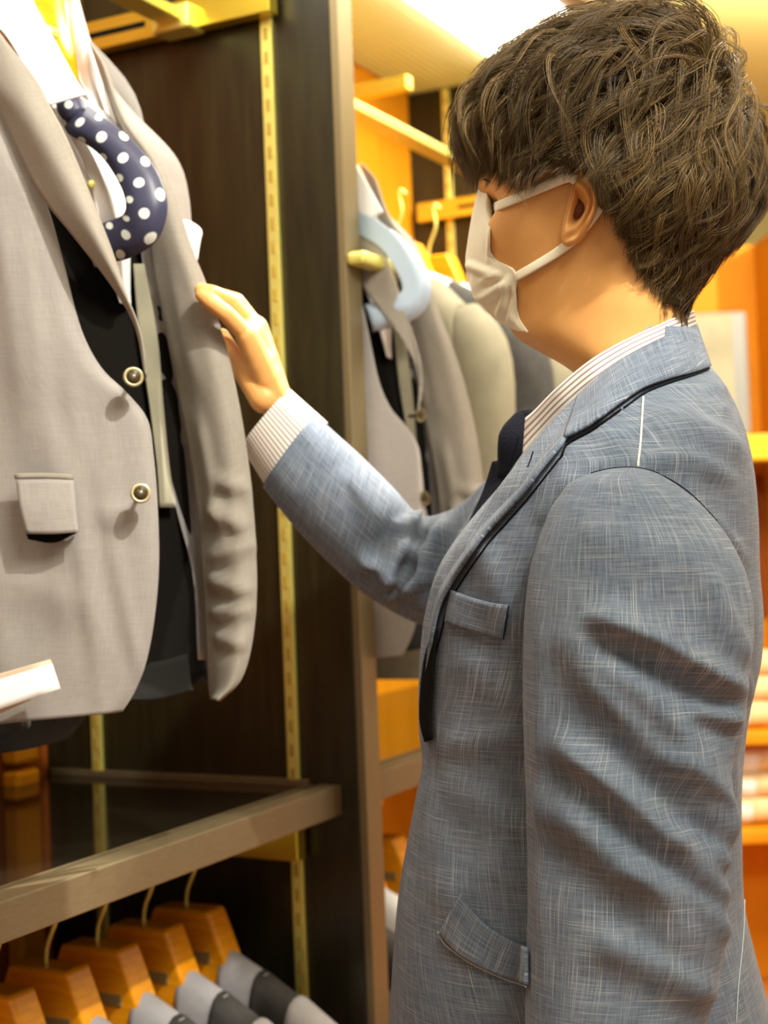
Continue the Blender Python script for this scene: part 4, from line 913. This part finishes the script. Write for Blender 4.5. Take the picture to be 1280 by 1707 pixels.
def strap(pts, w=.0042):
    C2 = cr([p[:2] for p in pts], 30); ex = np.interp(np.linspace(0, 1, 30), np.linspace(0, 1, len(pts)), [p[2] for p in pts])
    path = [skinpt(x, y, .002+e) for (x, y), e in zip(C2, ex)]
    for q in (0, 1):
        pp = path if q == 0 else [mirror(p, Hc, Lh) for p in path]
        tg = np.gradient(np.array([list(p) for p in pp]), axis=0); rows = []
        for p, t_ in zip(pp, tg):
            t_ = Vector(t_).normalized(); nrm = (p-(Hc+Zu*(p.z-Hc.z))).normalized(); b = t_.cross(nrm).normalized(); rows.append([tuple(p-b*w), tuple(p+nrm*.0006), tuple(p+b*w)])
        sheet('ear_loop', rows, M['mask'], msk, 6, 30, t=.0016, px=False)
strap([(818, 349, 0), (860, 331, 0), (905, 312, .001), (946, 296, .006), (960, 300, .008)])
strap([(860, 462, 0), (895, 442, .0), (930, 420, .001), (960, 396, .004), (985, 366, .004), (1000, 345, .006)], .0040)
# ---- trousers, shoes
tr = []
for s_ in (-1, 1):
    a = hipc+Lb*(s_*.078)+Fb*.01; k_ = Vector((a.x, a.y, .47))+Fb*.02; f_ = Vector((a.x, a.y, .045))
    tr.append(tube_mesh([a+Zu*.10, a-Zu*.1, k_, f_+Zu*.1, f_], [.070, .082, .074, .072, .078], 28, 26))
V, F = join_parts(tr); mk('trousers', V, F, M['trouser'], man)
for s_ in (-1, 1):
    c = hipc+Lb*(s_*.09)
    rows = []; G = np.zeros((16, 24, 3))
    for j in range(16):
        t = j/15; f = -.09+.28*t; w_ = .042*math.sin(math.pi*(.12+.80*t))**.5*(1 if t < .5 else 1.05); h_ = .075*(1-t)**.7+.03
        for i in range(24):
            a = 2*math.pi*i/24; G[j, i] = Vector((c.x, c.y, 0))+Fb*f+Lb*(s_*.005+math.cos(a)*w_*(.25 if j in (0, 15) else 1))+Zu*(max(0, .5+.5*math.sin(a))*h_+.002)
    mk('shoe', G.reshape(-1, 3), grid_faces(16, 24, True)+[tuple(range(24)), tuple(15*24+i for i in range(24))], M['shoe'], man)

# ================================================================== HAIR
sc_c = np.array([-.003, 0, .026])
def scalp_r(u):  # unit direction (f,l,z) -> distance to the scalp surface
    a = np.array([.106, .081, .104]); a2 = np.where(u[..., :1] < 0, np.array([.103, .081, .104]), a); el = np.degrees(np.arcsin(np.clip(u[..., 2], -1, 1))); low = np.interp(-el, [34, 50, 59, 62, 70, 90], [1, 1.09, 1.25, 1.38, 1.6, 1.7])
    k = np.clip(-u[..., 0]/.25, 0, 1); return (1+(low-1)*k)/np.sqrt(((u/a2)**2).sum(-1))
crown = np.array([-.090, -.002, .088])
def zline(f, l):  # lower boundary of the hair ends
    return np.interp(f, [-.14, -.10, -.082, -.068, -.052, -.040, -.028, -.018, -.004, .012, .024, .036, .048, .062, .085, .11], [-.104, -.108, -.106, -.096, -.072, -.036, .002, .022, .044, .046, .034, .014, .030, .048, .052, .052])
def rootok(p):
    f, l, z = p; base = np.interp(f, [-.12, -.085, -.06, -.045, -.03, -.015, .02, .04, .07, .10], [-.096, -.094, -.074, -.040, .002, .03, .035, .03, .052, .07]); return z > base
def vol(f, l, z):  # target stand-off of the outer layer
    top = np.clip((z+.085)/.10, 0, 1); back = np.clip((-f-.02)/.07, 0, 1); front = np.clip((f-.03)/.06, 0, 1)
    hi = np.clip((z-.06)/.06, 0, 1); rt = np.clip((-f+.03)/.06, 0, 1)*np.clip((z-.05)/.05, 0, 1); return .004+.025*top**1.1+.010*back*top-.017*front*np.clip((.095-z)/.035, 0, 1)+.020*hi+.010*rt
def grow(root, layer, seed_dir, nseg, step, wav, ph, stopz):
    pts = [root.copy()]; p = sc_c+(root-sc_c)*(1+(.9 if np.linalg.norm(root-crown) < .05 else .45)*layer*float(vol(*root))/np.linalg.norm(root-sc_c)); pts = [root.copy(), p.copy()]; side = np.random.default_rng
    vdir = None; fz = float(np.clip((root[0]-.02)/.05, 0, 1))
    for k in range(nseg):
        r = p-sc_c; u = r/np.linalg.norm(r); nrm = u
        fl = p-crown; fl -= nrm*(fl@nrm); d0 = np.linalg.norm(fl); fl /= max(d0, 1e-6)
        g = np.array([0, 0, -1.]); g -= nrm*(g@nrm)
        gs = np.clip((.125-p[2])/.08, 0, 1.3)
        bwd = np.array([1.0, 0, 0]) if p[0] > 0 else np.array([.25, 0, 0]); bwd = bwd-nrm*(bwd@nrm)
        d = fl*1.0+g*gs+bwd*.35+seed_dir*.75
        perp = np.cross(nrm, d); perp /= max(np.linalg.norm(perp), 1e-6)
        t = k/nseg
        d = d/np.linalg.norm(d)+perp*math.sin(ph+t*wav)*(1.05+.5*fz)*(.3+t)+nrm*math.cos(ph*1.3+t*wav*1.2)*(.32+.75*fz)*t
        vdir = d if vdir is None else vdir*.45+d*.55; vdir /= np.linalg.norm(vdir)
        p = p+vdir*step
        r = p-sc_c; dist = np.linalg.norm(r); u = r/dist; sr = float(scalp_r(u)); tgt = sr+layer*float(vol(*p))*min(1, (k+1)/2.5)
        dist = dist*(.5+.25*fz)+tgt*(.5-.25*fz); dist = max(dist, sr+.0015); p = sc_c+u*dist
        pts.append(p.copy())
        if p[2] < zline(p[0], p[1])+stopz and k >= 2: break
    return np.array(pts)
strands = []; rad = []
NCL = 1150
def fib(n):
    i = np.arange(n)+.5; ph = np.arccos(1-2*i/n); th = math.pi*(1+5**.5)*i; return np.stack([np.cos(th)*np.sin(ph), np.sin(th)*np.sin(ph), np.cos(ph)], 1)
dirs = fib(1900); roots = sc_c+dirs*scalp_r(dirs)[:, None]
roots = np.array([r for r in roots if rootok(r)])
_d2 = fib(2600)+.01; _d2 /= np.linalg.norm(_d2, axis=1, keepdims=True); _r2 = sc_c+_d2*scalp_r(_d2)[:, None]
roots = np.vstack([roots, _r2[(_r2[:, 2] > .088)], _r2[(np.linalg.norm(_r2-crown, axis=1) < .042)]])
NS = 11
for ci, r0 in enumerate(roots):
    hgt = np.clip((r0[2]+.02)/.12, 0, 1)
    for rep in range(2):
        layer = RNG.uniform(.35, 1.12) if r0[2] > .02 else RNG.uniform(.3, .95)
        sd = RNG.normal(0, .42, 3); wav = RNG.uniform(2., 7.5); ph = RNG.uniform(0, 6.28)
        length = .035+.065*hgt*RNG.uniform(.6, 1.1)
        if r0[2] < .0: length = .022+RNG.uniform(0, .018)
        stopz = RNG.normal(0, .006)
        g = grow(r0+RNG.normal(0, .0015, 3), layer, sd, 13, length/13*1.35, wav, ph, stopz)
        if len(g) < 4: continue
        G = cr(g, NS+1); tg = np.gradient(G, axis=0); tg /= np.linalg.norm(tg, axis=1, keepdims=True)
        nr = G-sc_c; nr /= np.linalg.norm(nr, axis=1, keepdims=True); sdv = np.cross(tg, nr)
        ns_ = 11 if hgt > .2 else 9; tt = np.linspace(0, 1, NS+1)
        for s_ in range(ns_):
            a, b = RNG.normal(0, 1, 2); spread = .0030*(1-tt*.72)+.0004; fz = RNG.uniform(0, 6.28); am = RNG.uniform(.0002, .0012)
            st = G+sdv*(a*spread+am*np.sin(fz+tt*RNG.uniform(3, 8))*tt)[:, None]+nr*(b*.0018*(1-.5*tt))[:, None]
            cut = RNG.uniform(.8, 1.0); st = np.stack([np.interp(tt*cut, tt, st[:, q]) for q in range(3)], 1)
            strands.append(st); rad.append(RNG.uniform(.00016, .00034))
ST = np.array(strands); RD = np.array(rad); n_s = len(ST)
tg = np.gradient(ST, axis=1); tg /= np.maximum(np.linalg.norm(tg, axis=2, keepdims=True), 1e-9)
nr = ST-sc_c; nr /= np.linalg.norm(nr, axis=2, keepdims=True); a1 = np.cross(tg, nr); a1 /= np.maximum(np.linalg.norm(a1, axis=2, keepdims=True), 1e-9); a2 = np.cross(a1, tg)
taper = np.interp(np.linspace(0, 1, NS+1), [0, .1, .6, 1], [.7, 1, .85, .12])
R3 = RD[:, None]*taper[None]
V = np.zeros((n_s, NS+1, 3, 3))
for k in range(3):
    an = 2*math.pi*k/3; V[:, :, k] = ST+(a1*math.cos(an)+a2*math.sin(an))*R3[..., None]
Mh = np.array([list(Fh), list(Lh), list(Zu)]); Vw = V.reshape(-1, 3)@Mh+np.array(Hc)
base = (np.arange(n_s)*(NS+1)*3)[:, None, None]; jj = np.arange(NS)[None, :, None]*3; kk = np.arange(3)[None, None, :]
i0 = base+jj+kk; i1 = base+jj+(kk+1) % 3; Q = np.stack([i0, i1, i1+3, i0+3], -1).reshape(-1, 4)
me = bpy.data.meshes.new('hair'); off = ROOTLOC[man.name]; Vw = Vw-np.array(off)
me.vertices.add(len(Vw)); me.vertices.foreach_set('co', Vw.ravel()); me.loops.add(Q.size); me.loops.foreach_set('vertex_index', Q.ravel().astype(np.int32))
me.polygons.add(len(Q)); me.polygons.foreach_set('loop_start', np.arange(0, Q.size, 4, dtype=np.int32)); me.polygons.foreach_set('use_smooth', [True]*len(Q))
me.update(calc_edges=True)
hv = np.repeat(np.minimum(1, .16*np.clip((ST[:, 4, 0]-.02)/.06, 0, 1)+.75*RNG.beta(1.1, 3.4, n_s)+.25*np.repeat(RNG.random(n_s//8+1), 8)[:n_s]**2), (NS+1)*3).astype(np.float32); at = me.attributes.new('shade', 'FLOAT', 'POINT'); at.data.foreach_set('value', hv)
me.materials.append(M['hair']); ho = bpy.data.objects.new('hair', me); COL.objects.link(ho); ho.parent = man; ho['kind'] = 'stuff'
ho['label'] = 'tousled dark brown hair'
# scalp cap beneath the strands
D2 = []; nth, nph = 80, 48; GC = np.zeros((nph, nth, 3))
for j in range(nph):
    el = math.pi/2-(j/(nph-1))*2.6
    for i in range(nth):
        az = 2*math.pi*i/nth; u = np.array([math.cos(el)*math.cos(az), math.cos(el)*math.sin(az), math.sin(el)]); r = float(scalp_r(u)); q = sc_c+u*r
        zl = float(np.interp(q[0], [-.12, -.085, -.06, -.045, -.03, -.015, .0, .02, .04, .07, .10], [-.094, -.092, -.076, -.046, -.014, .026, .045, .045, .04, .055, .07]))
        GC[j, i] = (sc_c+u*(r+.0035*max(0, 1)+float(vol(*q))*(.30+.28*np.clip((q[2]-.04)/.05, 0, 1)))) if q[2] > zl else (np.nan,)*3
idx = {}; V = []; F = []
for j in range(nph):
    for i in range(nth):
        if not np.isnan(GC[j, i, 0]): idx[(j, i)] = len(V); V.append(tuple(Hc+Fh*GC[j, i, 0]+Lh*GC[j, i, 1]+Zu*GC[j, i, 2]))
for j in range(nph-1):
    for i in range(nth):
        q = [(j, i), (j+1, i), (j+1, (i+1) % nth), (j, (i+1) % nth)]
        if all(k in idx for k in q): F.append([idx[k] for k in q])
mk('hair_base', V, F, M['scalp'], man)
print('strands', n_s, 'tris', len(Q)*2)
